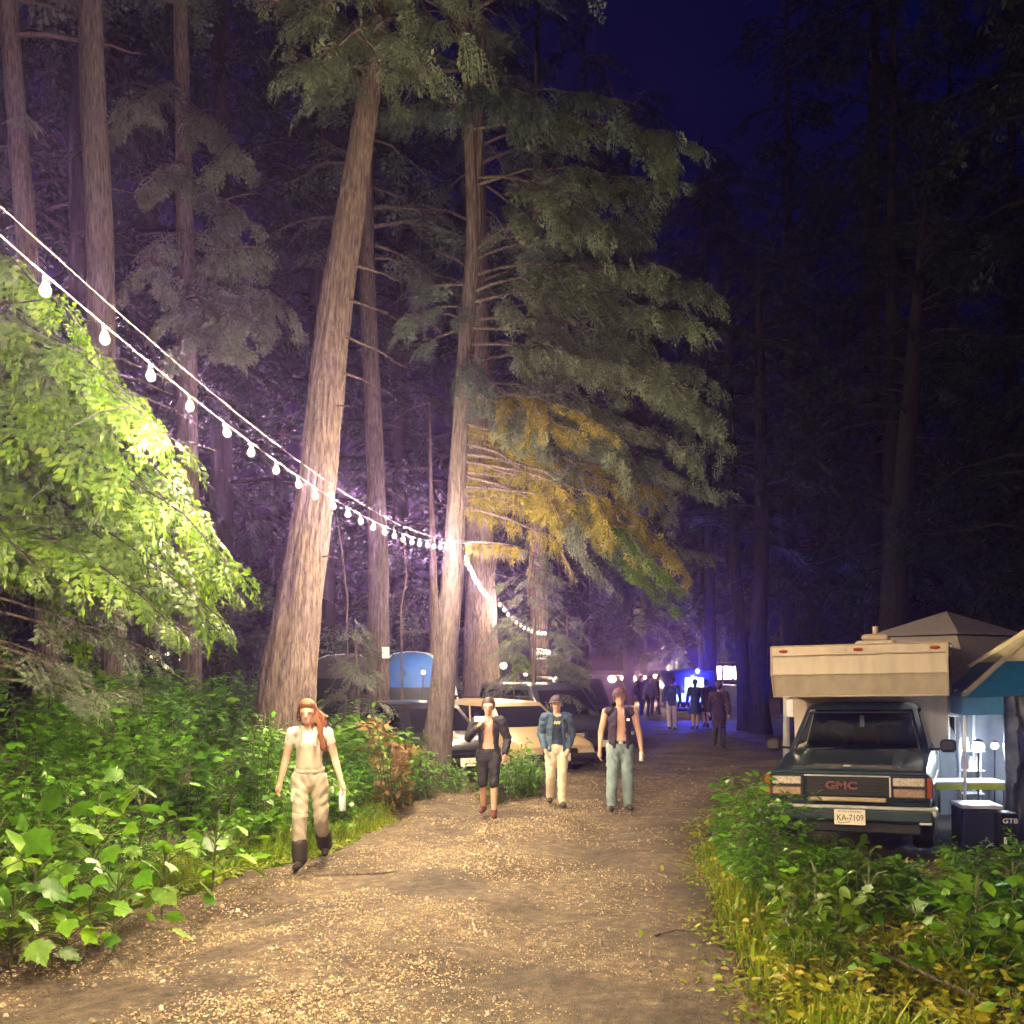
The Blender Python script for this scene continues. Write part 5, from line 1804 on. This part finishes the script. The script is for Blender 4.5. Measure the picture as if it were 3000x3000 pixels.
def fuse(name, caps, voxel, m, parent, smooth=3, cutf=None, thick=0., folds=0.):
    """one continuous surface through all the segments (voxel union, smoothed)"""
    mb = MB()
    for c in caps:
        capsule(mb, *c)
    o = link(name, mb.mesh(name), None, None)
    md = o.modifiers.new('r', 'REMESH'); md.mode = 'VOXEL'; md.voxel_size = voxel
    if smooth:
        s = o.modifiers.new('s', 'SMOOTH'); s.iterations = smooth; s.factor = .5
    dg = bpy.context.evaluated_depsgraph_get()
    me = bpy.data.meshes.new_from_object(o.evaluated_get(dg))
    bpy.data.objects.remove(o)
    if cutf:
        import bmesh
        bm = bmesh.new(); bm.from_mesh(me)
        kill = [f for f in bm.faces if cutf(f.calc_center_median())]
        bmesh.ops.delete(bm, geom=kill, context='FACES')
        bm.to_mesh(me); bm.free()
    me.name = name
    me.materials.clear()
    if folds and len(me.vertices):
        n_ = len(me.vertices)
        co = np.empty(n_ * 3, dtype=np.float32); me.vertices.foreach_get('co', co); co = co.reshape(-1, 3)
        nr = np.empty(n_ * 3, dtype=np.float32); me.vertices.foreach_get('normal', nr); nr = nr.reshape(-1, 3)
        ph = random.random() * 9
        x, y, z = co[:, 0], co[:, 1], co[:, 2]
        w = np.sin(z * 55 + 9 * np.sin(x * 11 + ph) + 6 * np.sin(y * 14 + ph)) * .55 + np.sin(z * 24 - x * 30 + ph + 4 * np.sin(z * 9)) * .6 + .4 * np.sin(x * 70 + z * 30 + ph)
        co = co + nr * (w * folds)[:, None]
        me.vertices.foreach_set('co', co.ravel().astype(np.float32)); me.update()
    o = link(name, me, m, parent, smooth=True)
    if thick:
        sd = o.modifiers.new('thick', 'SOLIDIFY'); sd.thickness = thick; sd.offset = 1
    return o


DEF = dict(pelvis=(0, 0, .95), waist=(0, .0, 1.10), chest=(0, .0, 1.30), neck=(0, 0, 1.46), head=(0, -.015, 1.62),
           sa=(-.185, 0, 1.415), sb=(.185, 0, 1.415), ea=(-.255, .02, 1.14), eb=(.255, .02, 1.14), wa=(-.27, -.06, .90), wb=(.27, -.06, .90),
           ha=(-.095, 0, .92), hb=(.095, 0, .92), ka=(-.105, -.02, .50), kb=(.105, -.02, .50), fa=(-.11, .02, .085), fb=(.11, .02, .085))


def person(label, loc, rz, height, pose, skin='skin', build=1.0, top=None, legs=None, shoes='shoe_dark', group=None, fine=True, skirt=None, sleeves=None, open_front=False, shirt=None, trouser_top=.97, short_legs=False, face=True):
    J = {k: Vector(v) for k, v in {**DEF, **pose}.items()}
    t = thing('person', label, 'person', loc, rz, group)
    s = height / 1.74
    t.scale = (s, s, s)
    vx = .0085 if fine else .016
    b = build
    caps = [(J['pelvis'], J['waist'], .142 * b, .122 * b, .72), (J['waist'], J['chest'], .122 * b, .142 * b, .70), (J['chest'], J['chest'].lerp(J['neck'], .45), .142 * b, .105 * b, .66),
            (J['sa'].lerp(J['sb'], .12), J['sa'].lerp(J['sb'], .88), .058 * b, .058 * b), (J['chest'].lerp(J['neck'], .4), J['neck'] + Vector((0, -.01, .06)), .062, .052)]
    H = J['head']
    caps += [(H + Vector((0, .012, .03)), H + Vector((0, .0, .02)), .088, .088), (H + Vector((0, .0, .04)), H + Vector((0, -.02, -.06)), .078, .058), (H + Vector((0, -.045, -.085)), H + Vector((0, -.05, -.08)), .036, .036),
             (H + Vector((0, -.088, .005)), H + Vector((0, -.105, -.028)), .010, .015), (H + Vector((-.083, .01, .0)), H + Vector((-.085, .015, -.025)), .017, .013), (H + Vector((.083, .01, .0)), H + Vector((.085, .015, -.025)), .017, .013),
             (H + Vector((-.045, -.072, .025)), H + Vector((.045, -.072, .025)), .018, .018)]
    for k in 'ab':
        sg = -1 if k == 'a' else 1
        S, E, Wr = J['s' + k], J['e' + k], J['w' + k]
        caps += [(S, E, .054 * b, .041 * b), (E, E.lerp(Wr, .35), .041 * b, .040 * b), (E.lerp(Wr, .35), Wr, .040 * b, .027)]
        d = (Wr - E).normalized()
        kn = Wr + d * .095
        caps.append((Wr + d * .02, kn, .030, .036, .55))
        u = Vector((0, 1, 0)) - d * d.y
        u = u.normalized() if u.length > .1 else Vector((1, 0, 0))
        inn = Vector((-sg, 0, 0))
        for i, (o_, L_) in enumerate(((-.028, .075), (-.009, .085), (.010, .080), (.028, .062))):
            f0 = kn + u * o_
            f1 = f0 + d * L_ * .55 + inn * .006
            f2 = f1 + d * L_ * .40 + inn * .028
            caps += [(f0, f1, .0095, .009), (f1, f2, .009, .008)]
        th0 = Wr + d * .035 - u * .028
        caps += [(th0, th0 + d * .035 - u * .022, .011, .010), (th0 + d * .035 - u * .022, th0 + d * .065 - u * .020 + inn * .012, .010, .008)]
        h, kk, f = J['h' + k], J['k' + k], J['f' + k]
        caps += [(h, kk, .088 * b, .056 * b), (kk, kk.lerp(f, .35) + Vector((0, .012, 0)), .055 * b, .056 * b), (kk.lerp(f, .35) + Vector((0, .012, 0)), f, .056 * b, .036)]
        caps += [(f + Vector((0, .03, -.03)), f + Vector((sg * .02, -.15, -.055)), .036, .026)]
    body = fuse('body', caps, vx, skin, t)
    if face:
        for sx in (-1, 1):
            MB().ico(H + Vector((sx * .033, -.082, .005)), .007, 8, 6).build('eye', 'eye_dark', t, True)
        MB().ico(H + Vector((0, -.094, -.062)), .017, 8, 6, (1.2, .5, .4)).build('mouth', 'lip', t, True)
    e = .016
    cv = .012 if fine else .018
    if legs:
        cl = [(J['pelvis'] + Vector((0, 0, .02)), J['pelvis'] + Vector((0, 0, -.02)), .145 * b, .148 * b, .74)]
        for k in 'ab':
            h, kk, f = J['h' + k], J['k' + k], J['f' + k]
            cl.append((h, kk, .096 * b, .073 * b))
            if not short_legs:
                cl.append((kk, f + Vector((0, 0, .01)), .073 * b, .062 * b))
        fuse('trousers' if not short_legs else 'shorts', cl, cv, legs, t, 3, (lambda c: c.z > trouser_top + .02), .006, .006)
    if skirt:
        mb = MB()
        mb.lathe([(.135, 1.0), (.16, .93), (.185, .8), (.20, .62), (.21, skirt[1]), (.20, skirt[1])], (0, 0, 0), 24)
        mb.build('skirt', skirt[0], t, True)
    if shirt:
        cl = [(J['pelvis'] + Vector((0, 0, .03)), J['waist'], .152 * b, .132 * b, .74), (J['waist'], J['chest'], .132 * b, .152 * b, .72), (J['chest'], J['chest'].lerp(J['neck'], .5), .150 * b, .105 * b, .68),
              (J['sa'].lerp(J['sb'], .10), J['sa'].lerp(J['sb'], .90), .062 * b, .062 * b)]
        for k in 'ab':
            S, E = J['s' + k], J['e' + k]
            cl.append((S, S.lerp(E, .40), .059 * b, .056 * b))
        fuse('shirt', cl, cv, shirt, t, 3, None, 0, .005)
    if top:
        lo = top[1] if len(top) > 1 else .90
        cl = [(Vector((J['pelvis'].x, J['pelvis'].y, lo)), J['waist'], .168 * b, .146 * b, .76), (J['waist'], J['chest'], .146 * b, .164 * b, .76), (J['chest'], J['chest'].lerp(J['neck'], .5), .162 * b, .112 * b, .72),
              (J['sa'].lerp(J['sb'], .08), J['sa'].lerp(J['sb'], .92), (.074 if sleeves else .060) * b, (.074 if sleeves else .060) * b)]
        if sleeves:
            for k in 'ab':
                S, E, Wr = J['s' + k], J['e' + k], J['w' + k]
                cl.append((S, E, .070 * b, .060 * b))
                if sleeves > .5:
                    cl.append((E, E.lerp(Wr, .95), .060 * b, .046 * b))
        def cf(c, o=open_front, z0=lo - .06):
            if c.z < z0: return True
            if o and c.y < -.02 and abs(c.x - .004) < o[0] + (o[1] - o[0]) * max(0, min(1, (1.45 - c.z) / .5)): return True
            return c.z > 1.475 and abs(c.x) < .10
        fuse(top[2] if len(top) > 2 else 'jacket', cl, cv, top[0], t, 3, cf, .008, .007)
    if shoes:
        cl = []
        for k in 'ab':
            sg = -1 if k == 'a' else 1
            f = J['f' + k]
            cl += [(f + Vector((0, .03, -.032)), f + Vector((sg * .02, -.165, -.045)), .048, .038), (f + Vector((0, .015, .03)), f, .050, .050)]
        for i in (0, 2):
            fuse('shoe', cl[i:i + 2], cv, shoes, t, 2, None)
    return t, J


def hair_cap(t, J, m, long=None, vol=.012, fine=True):
    H = J['head']
    cl = [(H + Vector((0, .03, .045)), H + Vector((0, .02, .03)), .094 + vol, .092 + vol), (H + Vector((0, .055, -.02)), H + Vector((0, .05, -.05)), .075, .06)]
    if long:
        for p, q, r1, r2 in long:
            cl.append((H + Vector(p), H + Vector(q), r1, r2))
    def cf(c):
        return c.y < H.y - .045 and c.z < H.z + .055 and abs(c.x) < .085
    return fuse('hair', cl, .012, m, t, 2, cf)


def brim_cap(t, J, m, brim=(0, -1), band=None):
    H = J['head']
    o = fuse('cap', [(H + Vector((0, .008, .052)), H + Vector((0, .012, .060)), .103, .096)], .012, m, t, 2, lambda c: c.z < H.z + .055)
    b = MB()
    a0 = math.atan2(brim[1], brim[0])
    V = []
    for r_, z in ((.085, .060), (.165, .046)):
        for i in range(9):
            a = a0 + R(-62 + 124 * i / 8)
            V.append(H + Vector((math.cos(a) * r_, math.sin(a) * r_ * 1.0, z - .012 * abs(i - 4) / 4)))
    F = [(i, i + 1, i + 10, i + 9) for i in range(8)]
    V2 = [v - Vector((0, 0, .008)) for v in V]
    b.add(V + V2, F + [tuple(18 + k for k in reversed(f)) for f in F] + [(9 + i, 10 + i, 28 + i, 27 + i) for i in range(8)])
    b.build('cap_brim', m, o, True)
    return o


def stand(x, y):
    return (x, y, track_z(x, y) + .012)


# 1 woman in beige overalls with long red hair, walking, bottle in her hand
t, J = person('person in pale beige overalls with long loose red hair, holding a pale bottle', stand(-2.12, 10.72), R(4), 1.73,
              dict(head=(-.02, -.03, 1.61), ea=(-.245, .03, 1.15), wa=(-.30, -.02, .90), eb=(.26, .03, 1.14), wb=(.335, -.06, .90), ka=(-.085, -.10, .52), fa=(-.085, -.12, .085), kb=(.12, .03, .50), fb=(.125, .30, .155)),
              'skin', .98, legs='cloth_beige', trouser_top=1.02, shoes='shoe_dark', shirt='cloth_tank')
# bib, braces, waist and knee details of the overalls
fuse('bib', [((0, -.03, 1.05), (0, -.035, 1.25), .140, .118, .66)], .012, 'cloth_beige', t, 3, lambda c: c.y > -.035 or c.z > 1.30, .006)
for sx in (-1, 1):
    MB().tube([(sx * .07, -.128, 1.27), (sx * .085, -.095, 1.40), (sx * .09, -.02, 1.475), (sx * .08, .07, 1.44)], .016, 6).build('brace', 'cloth_beige', t, True)
bl_ = MB().lathe([(.150, -.02), (.158, -.02), (.158, .02), (.150, .02)], (0, 0, 0), 24).build('belt', 'cloth_khaki', t)
bl_.location = (0, 0, 1.02); bl_.scale = (1, .78, 1)
MB().lathe([(.079, -.018), (.085, -.018), (.083, .018), (.077, .018)], (-.085, -.095, .555), 16).build('knee_band', 'cloth_khaki', t)
for k_, f_ in (('ka', 'fa'), ('kb', 'fb')):
    fuse('boot_shaft', [(J[f_] + Vector((0, 0, .02)), J[f_].lerp(J[k_], .40), .082, .088)], .012, 'shoe_dark', t, 2)
MB().box((-.13, -.10, .76), (.10, .03, .14), bev=.012).build('pocket', 'cloth_khaki', t)
hair_cap(t, J, 'hair_red', [((.04, .05, 0), (.11, .02, -.16), .085, .075), ((.11, .02, -.16), (.165, .0, -.36), .072, .04), ((.06, .02, .0), (.10, -.02, -.2), .05, .045), ((-.02, .06, 0), (.03, .07, -.22), .07, .05)])
for k in range(34):       # loose strands of the long hair
    a = random.uniform(-.3, 1.0)
    h0 = J['head'] + Vector((.03 + .05 * a, .04 + random.uniform(-.04, .05), .06))
    h3 = J['head'] + Vector((.10 + .11 * random.random(), random.uniform(-.06, .08), -.20 - .24 * random.random()))
    MB().tube([h0, h0.lerp(h3, .35) + Vector((.06 + random.uniform(-.02, .03), 0, .01)), h0.lerp(h3, .7) + Vector((.035 + random.uniform(-.02, .03), 0, 0)), h3], [.012, .013, .010, .003], 5).build('hair_strand', 'hair_red', t, True)
fuse('hair', [(J['head'] + Vector((0, .0, .062)), J['head'] + Vector((0, .01, .05)), .100, .100), (J['head'] + Vector((-.06, .01, .03)), J['head'] + Vector((-.075, .0, -.05)), .05, .04)], .012, 'hair_red', t, 2, lambda c: c.y < -.06 and c.z < J['head'].z + .085)
W_ = Vector((.335, -.06, .90)); D_ = (W_ - Vector((.26, .03, 1.14))).normalized()
s_ = t.scale[0]
bp0 = t.matrix_basis @ (W_ + D_ * .10)
bt = thing('drink_bottle', 'pale bluish bottle in the hand of the person in overalls', 'bottle', bp0, R(4))
MB().lathe([(.012, .05), (.014, .02), (.036, -.02), (.037, -.20), (.030, -.215)], (-.01, -.005, 0), 14).build('body', 'bottle_pale', bt, True)
MB().lathe([(.015, .075), (.016, .05), (.012, .048)], (-.01, -.005, 0), 10).build('cap', 'lid_white', bt)

# 2 bare chested man in an open black jacket and black shorts
t, J = person('person in open black jacket over a bare chest, black shorts, white phone at the mouth', stand(-.33, 14.35), R(-3), 1.66,
              dict(ea=(-.30, -.03, 1.17), wa=(-.14, -.22, 1.34), eb=(.275, .04, 1.15), wb=(.25, -.10, .95), ka=(-.085, .04, .50), fa=(-.09, .22, .12), kb=(.085, -.06, .50), fb=(.085, -.06, .085)),
              'skin', .95, legs='cloth_black', short_legs=True, trouser_top=.99, top=('cloth_black', .84), sleeves=1, open_front=(.055, .085), shoes='shoe_red')
hair_cap(t, J, 'hair_dark')
MB().tube([(-.05, -.07, 1.46), (-.035, -.115, 1.38), (0, -.125, 1.31), (.035, -.115, 1.38), (.05, -.07, 1.46)], .006, 5).build('necklace', 'galvanised', t)
ph = thing('phone', 'white phone held up to the mouth by the person in the open black jacket', 'phone', t.matrix_basis @ Vector((-.105, -.275, 1.46)), R(-3))
MB().box((0, 0, 0), (.15, .012, .075), bev=.004).build('case', 'phone_white', ph)

# 3 person in denim jacket, dark cap, pale trousers
t, J = person('person in blue denim jacket, dark cap and pale trousers, hands in pockets', stand(.66, 15.2), R(2), 1.62,
              dict(ea=(-.245, .07, 1.14), wa=(-.185, -.08, .93), eb=(.245, .07, 1.14), wb=(.185, -.08, .93), ka=(-.09, -.03, .50), fa=(-.085, .18, .12), kb=(.09, -.06, .50), fb=(.085, -.07, .085)),
              'skin', 1.02, legs='cloth_khaki', trouser_top=1.0, shirt='cloth_navy', top=('cloth_denim', .90), sleeves=1, open_front=(.06, .09))
hair_cap(t, J, 'hair_dark')
brim_cap(t, J, 'cap_dark')
for k, x in enumerate((-.042, -.021, 0, .021, .042)):
    MB().box((x, -.123 + abs(x) * .1, 1.335), (.016, .012, .05), rot=Matrix.Rotation(R((12, -14, 8, -10, 14)[k]), 4, 'Y')).build('shirt_print', 'print_yellow', t)

# 4 man in dark vest, bare arms and chest, pale jeans
t, J = person('person in dark open vest with bare arms, red bandana hat and pale jeans', stand(1.60, 15.2), R(0), 1.80,
              dict(sa=(-.20, 0, 1.42), sb=(.20, 0, 1.42), ea=(-.265, .03, 1.13), wa=(-.285, -.02, .885), eb=(.275, .03, 1.13), wb=(.305, -.03, .885), ka=(-.11, -.05, .50), fa=(-.125, -.05, .085), kb=(.11, .02, .50), fb=(.135, .09, .085)),
              'skin', 1.06, legs='cloth_jeans', trouser_top=.99, top=('cloth_vest', .96, 'vest'), open_front=(.05, .075))
hair_cap(t, J, 'hair_dark', [((0, -.07, -.09), (0, -.06, -.12), .05, .035)])
o = brim_cap(t, J, 'cloth_red')
MB().lathe([(.104, -.02), (.112, -.02), (.112, .015), (.104, .018)], tuple(J['head'] + Vector((0, .005, .06))), 20).build('bandana', 'cap_dark', o)
bl_ = MB().lathe([(.160, -.02), (.166, -.02), (.166, .02), (.160, .02)], (0, 0, 0), 24).build('belt', 'cloth_black', t)
bl_.location = (0, 0, .985); bl_.scale = (1, .78, 1)
MB().box((0, -.132, .985), (.06, .015, .045), bev=.006).build('belt_buckle', 'chrome', t)
MB().box((.105, -.128, 1.31), (.045, .012, .035), bev=.004).build('vest_patch', 'lid_white', t)
cp = thing('white_can', 'white can in the hand of the person in the dark vest', 'can', t.matrix_basis @ Vector((.30, -.055, .79)), 0)
MB().lathe([(.022, -.075), (.031, -.065), (.031, .055), (.024, .065)], (0, 0, 0), 14).build('body', 'lid_white', cp, True)

# people farther along
def far_person(label, px, feet, height, rz, **kw):
    Y = CAMH * 3000 / (feet - HZ)
    x = (px - 1500) / 3000 * Y
    return person(label, stand(x, Y), rz, height, kw.pop('pose', {}), fine=False, group='people farther along the track', **kw)


WALK = dict(ka=(-.09, -.10, .52), fa=(-.09, -.08, .085), kb=(.09, .02, .50), fb=(.09, .20, .14), ea=(-.25, .10, 1.15), wa=(-.27, .10, .92), eb=(.25, -.04, 1.15), wb=(.27, -.16, .95))
t, J = far_person('far person in navy jacket and khaki trousers walking away', 1968, 2150, 1.74, R(175), pose=WALK, legs='cloth_khaki', top=('cloth_navy', .88), sleeves=1, face=False); hair_cap(t, J, 'hair_dark')
t, J = far_person('far person in dark dress with bare legs in front of the blue van', 2036, 2150, 1.66, R(180), pose=dict(ka=(-.075, -.0, .5), fa=(-.075, 0, .085), kb=(.075, .02, .5), fb=(.075, .06, .085)), top=('cloth_navy', .80), sleeves=1, skirt=('cloth_navy', .55), face=False); hair_cap(t, J, 'hair_dark', [((0, .06, 0), (0, .08, -.2), .07, .05)])
t, J = far_person('far person with bare legs half hidden behind the one in the dark dress', 2068, 2142, 1.64, R(185), pose=WALK, top=('cloth_maroon', .80), sleeves=1, skirt=('cloth_maroon', .60), face=False); hair_cap(t, J, 'hair_dark')
t, J = far_person('person in long dark maroon coat striding away left of the camper', 2106, 2205, 1.72, R(160), pose=WALK, legs='cloth_black', top=('cloth_maroon', .62), sleeves=1, face=False); hair_cap(t, J, 'hair_dark')
for i, (px, ft) in enumerate(((1905, 2110), (1880, 2105), (1930, 2098))):
    t, J = far_person('%s dim figure of the far group left of the blue van' % ('middle', 'left', 'right')[i], px, ft, 1.72, R(20 * i), pose=WALK, legs='cloth_black', top=(('cloth_olive', 'cloth_maroon', 'cloth_black')[i], .9), sleeves=1, face=False); hair_cap(t, J, 'hair_dark')

# ================================================================== STRING LIGHTS
mat('cable_white', (.16, .145, .12), .6)
mat('cable_dark', (.03, .03, .03), .5)
mat('socket', (.05, .05, .05), .45)
emit('bulb_glow', (1.0, .80, .50), .14)
emit('bulb_far', (1.0, .62, .26), .12)
for _m in ('bulb_glow', 'bulb_far'):
    MATS[_m].cycles.emission_sampling = 'NONE'      # the lamp in each bulb does the lighting
bulb_mb = MB().lathe([(.004, -.096), (.016, -.092), (.026, -.079), (.029, -.064), (.026, -.049), (.018, -.034), (.013, -.022)], (0, 0, 0), 12)
BULB_ME = bulb_mb.mesh('bulb'); BULB_ME.materials.append(MATS['bulb_glow']); smooth_by_angle(BULB_ME, 60)
sock_mb = MB().lathe([(.008, .012), (.017, .008), (.018, -.02), (.0155, -.026)], (0, 0, 0), 10)
SOCK_ME = sock_mb.mesh('socket'); SOCK_ME.materials.append(MATS['socket'])
LAMP = bpy.data.lights.new('bulb_light', 'POINT')
LAMP.energy = BULB_W
LAMP.color = (1.0, .76, .46)
LAMP.shadow_soft_size = .034
LAMP_FAR = LAMP.copy()
LAMP_FAR.energy = BULB_W * .22
LAMP_FAR.shadow_soft_size = .055


def festoon(label, A, B, sag, spacing, name='string_lights', guy=True, start=0., lamp=LAMP, keep_off=.1, size=1.):
    """a cable sagging from A to B, sockets and glowing bulbs hanging from it"""
    A, B = Vector(A), Vector(B)
    t = thing(name, label, 'string lights', A, 0, 'warm bulb strings above the track')
    L = (B - A).length
    fn = lambda u: A.lerp(B, u) + Vector((0, 0, -4 * sag * u * (1 - u)))
    n = 60
    MB().tube([fn(i / n) - A for i in range(n + 1)], .0045, 5).build('cable', 'cable_white', t, True)
    if guy:
        MB().tube([A.lerp(B, i / n) + Vector((0, 0, .02 - 4 * (sag - .12) * (i / n) * (1 - i / n))) - A for i in range(n + 1)], .0022, 5).build('guy_wire', 'cable_white', t, True)
    u = start / L
    while u < 1 - keep_off / L:
        p = fn(u) - A
        s = link('socket', SOCK_ME, None, t); s.location = p + Vector((0, 0, -.012)); s.scale = (size, size, size); s.rotation_euler = (random.gauss(0, .10), random.gauss(0, .10), 0)
        b = link('bulb', BULB_ME, None, s)
        li = bpy.data.objects.new('bulb_light', lamp)
        COL.objects.link(li); li.parent = s; li.location = (0, 0, -.062)
        u += spacing / L * (.94 + .12 * random.random())
    return t


# line of the first string: X = -2.84 + 0.1077 Y, from beyond the picture to the slim tree
festoon('long near string of glowing warm bulbs running from the upper left to the slim conifer', (-3.25, -3.6, 5.75), (-.93, 17.8, 4.36), 1.10, .56, start=1.0, keep_off=.62)
festoon('string of warm bulbs looping from the slim conifer back to the broad pale trunk', (-.85, 17.75, 4.26), (-.53, 26.5, 4.07), .14, .50, guy=False, lamp=LAMP_FAR, size=1.5, start=.45)
festoon('string of warm bulbs from the broad pale trunk to the sign trunk', (-.45, 26.5, 4.07), (1.12, 32.2, 3.37), .28, .42, guy=False, lamp=LAMP_FAR, size=1.5, start=.45)

festoon('near string of bulbs carried on across the track behind the viewer', (-3.25, -3.7, 5.75), (5.2, -2.2, 5.2), .7, .85, guy=False, start=.6)

# mounting of string 1 on the slim tree
for (lab, p) in (('small black hook strap on the slim conifer where two light strings meet', (-.93, 17.80, 4.38)),):
    t = thing('cable_hook', lab, 'hook', p)
    MB().lathe([(.19, -.03), (.2, -.03), (.2, .03), (.19, .03)], (-.02, .22, -.0), 20).build('strap', 'socket', t)
    MB().tube([(0, 0, 0), (0, -.05, .0), (0, -.06, -.04), (0, -.02, -.05)], .008, 6).build('hook', 'socket', t)

# globe lamp on the sign trunk
emit('globe_glow', (1.0, .80, .48), .14)
MATS['globe_glow'].cycles.emission_sampling = 'NONE'
p = at(1606, 1912, 32.3)
t = thing('globe_lamp', 'round white globe lamp beside the blue lettered sign', 'lamp', p)
MB().ico((0, 0, 0), .085, 16, 10).build('globe', 'globe_glow', t, True)
MB().tube([(-.22, .3, .1), (-.05, .05, .13), (0, 0, .09)], .012, 8).build('arm', 'socket', t)
lg = bpy.data.lights.new('globe_light', 'POINT'); lg.energy = 6; lg.color = (1, .82, .55); lg.shadow_soft_size = .09
lo = bpy.data.objects.new('globe_light', lg); COL.objects.link(lo); lo.parent = t

# two small camp lamps by the saplings, and the row of far bulbs
def camp_lamp(label, px, py, Y, watt, col=(1, .8, .45), r=.06, kind='camp_lantern', group=None):
    p = at(px, py, Y)
    g = float(ground_z(p.x, p.y))
    t = thing(kind, label, 'lantern', (p.x, p.y, g), 0, group)
    h = p.z - g
    MB().tube([(0, 0, -.05), (0, 0, h - r * 1.3)], .015, 6).build('pole', 'socket', t)
    MB().lathe([(.02, h + r * 1.25), (r * .9, h + r * 1.05), (r * .95, h + r * .9), (.02, h + r * .9)], (0, 0, 0), 12).build('cap', 'socket', t)
    MB().ico((0, 0, h), r, 14, 8).build('lamp_glass', 'globe_glow', t, True)
    l = bpy.data.lights.new('lantern_light', 'POINT'); l.energy = watt; l.color = col; l.shadow_soft_size = r * 1.05
    o = bpy.data.objects.new('lantern_light', l); COL.objects.link(o); o.parent = t; o.location = (0, 0, h)
    return t


camp_lamp('bright lantern glowing left of the bright green sapling', 1475, 1950, 27.0, 16, r=.10)
camp_lamp('small lantern low in the bright green sapling behind the cars', 1540, 1975, 27.2, 10, r=.06)
camp_lamp('lantern at the foot of the blue tent', 1240, 1970, 24.0, 6, r=.06)
for i, (px, py) in enumerate(((365, 1918), (445, 1925), (490, 1916), (530, 1934))):
    camp_lamp('%s small lantern glowing through the shrubs behind the left bank' % ('first', 'second', 'third', 'fourth')[i] + ' from the left', px, py, 25 + i, 5, r=.05, group='small lanterns behind the left bank')

far_A, far_B = at(1690, 1975, 58), at(2000, 1970, 62)
far = bpy.data.lights.new('far_bulb_light', 'POINT'); far.energy = 26; far.color = (1, .66, .32); far.shadow_soft_size = .09
t = thing('string_lights', 'far row of orange bulbs low behind the walking people', 'string lights', far_A, 0, 'warm bulb strings above the track')
MB().tube([(0, 0, 0), (far_B - far_A) * .5 - Vector((0, 0, .15)), far_B - far_A], .01, 5).build('cable', 'cable_dark', t)
for px, py, r in ((1740, 1992, .10), (1793, 1989, .24), (1822, 1986, .11), (1856, 1988, .17), (1888, 1985, .11), (1920, 1981, .12), (1955, 1976, .10), (1962, 1968, .09), (1700, 1982, .08)):
    p = at(px, py, 60) - far_A
    b = MB().ico(p, r, 12, 8).build('bulb', 'bulb_far', t, True)
    li = bpy.data.objects.new('far_bulb_light', far); COL.objects.link(li); li.parent = t; li.location = p + Vector((0, -.45, 0))

# ================================================================== BULB GLOW HAZE
hz = MB().box((0, 47, 17), (110, 130, 40)).build('glow_haze', None)
hm = bpy.data.materials.new('glow_haze')
hm.use_nodes = True
hn = hm.node_tree
hn.nodes.remove(hn.nodes['Principled BSDF'])
pv = hn.nodes.new('ShaderNodeVolumePrincipled')
pv.inputs['Color'].default_value = (.46, .32, 1.0, 1)  # violet scatter colour stands in for the lens glow of the bulbs
pv.inputs['Density'].default_value = .0024
pv.inputs['Anisotropy'].default_value = 0.86
hn.links.new(pv.outputs[0], hn.nodes['Material Output'].inputs['Volume'])
hz.data.materials.append(hm)
tag(hz, 'thin violet volume added to give the bulbs their glow', 'glow_haze', kind='stuff')
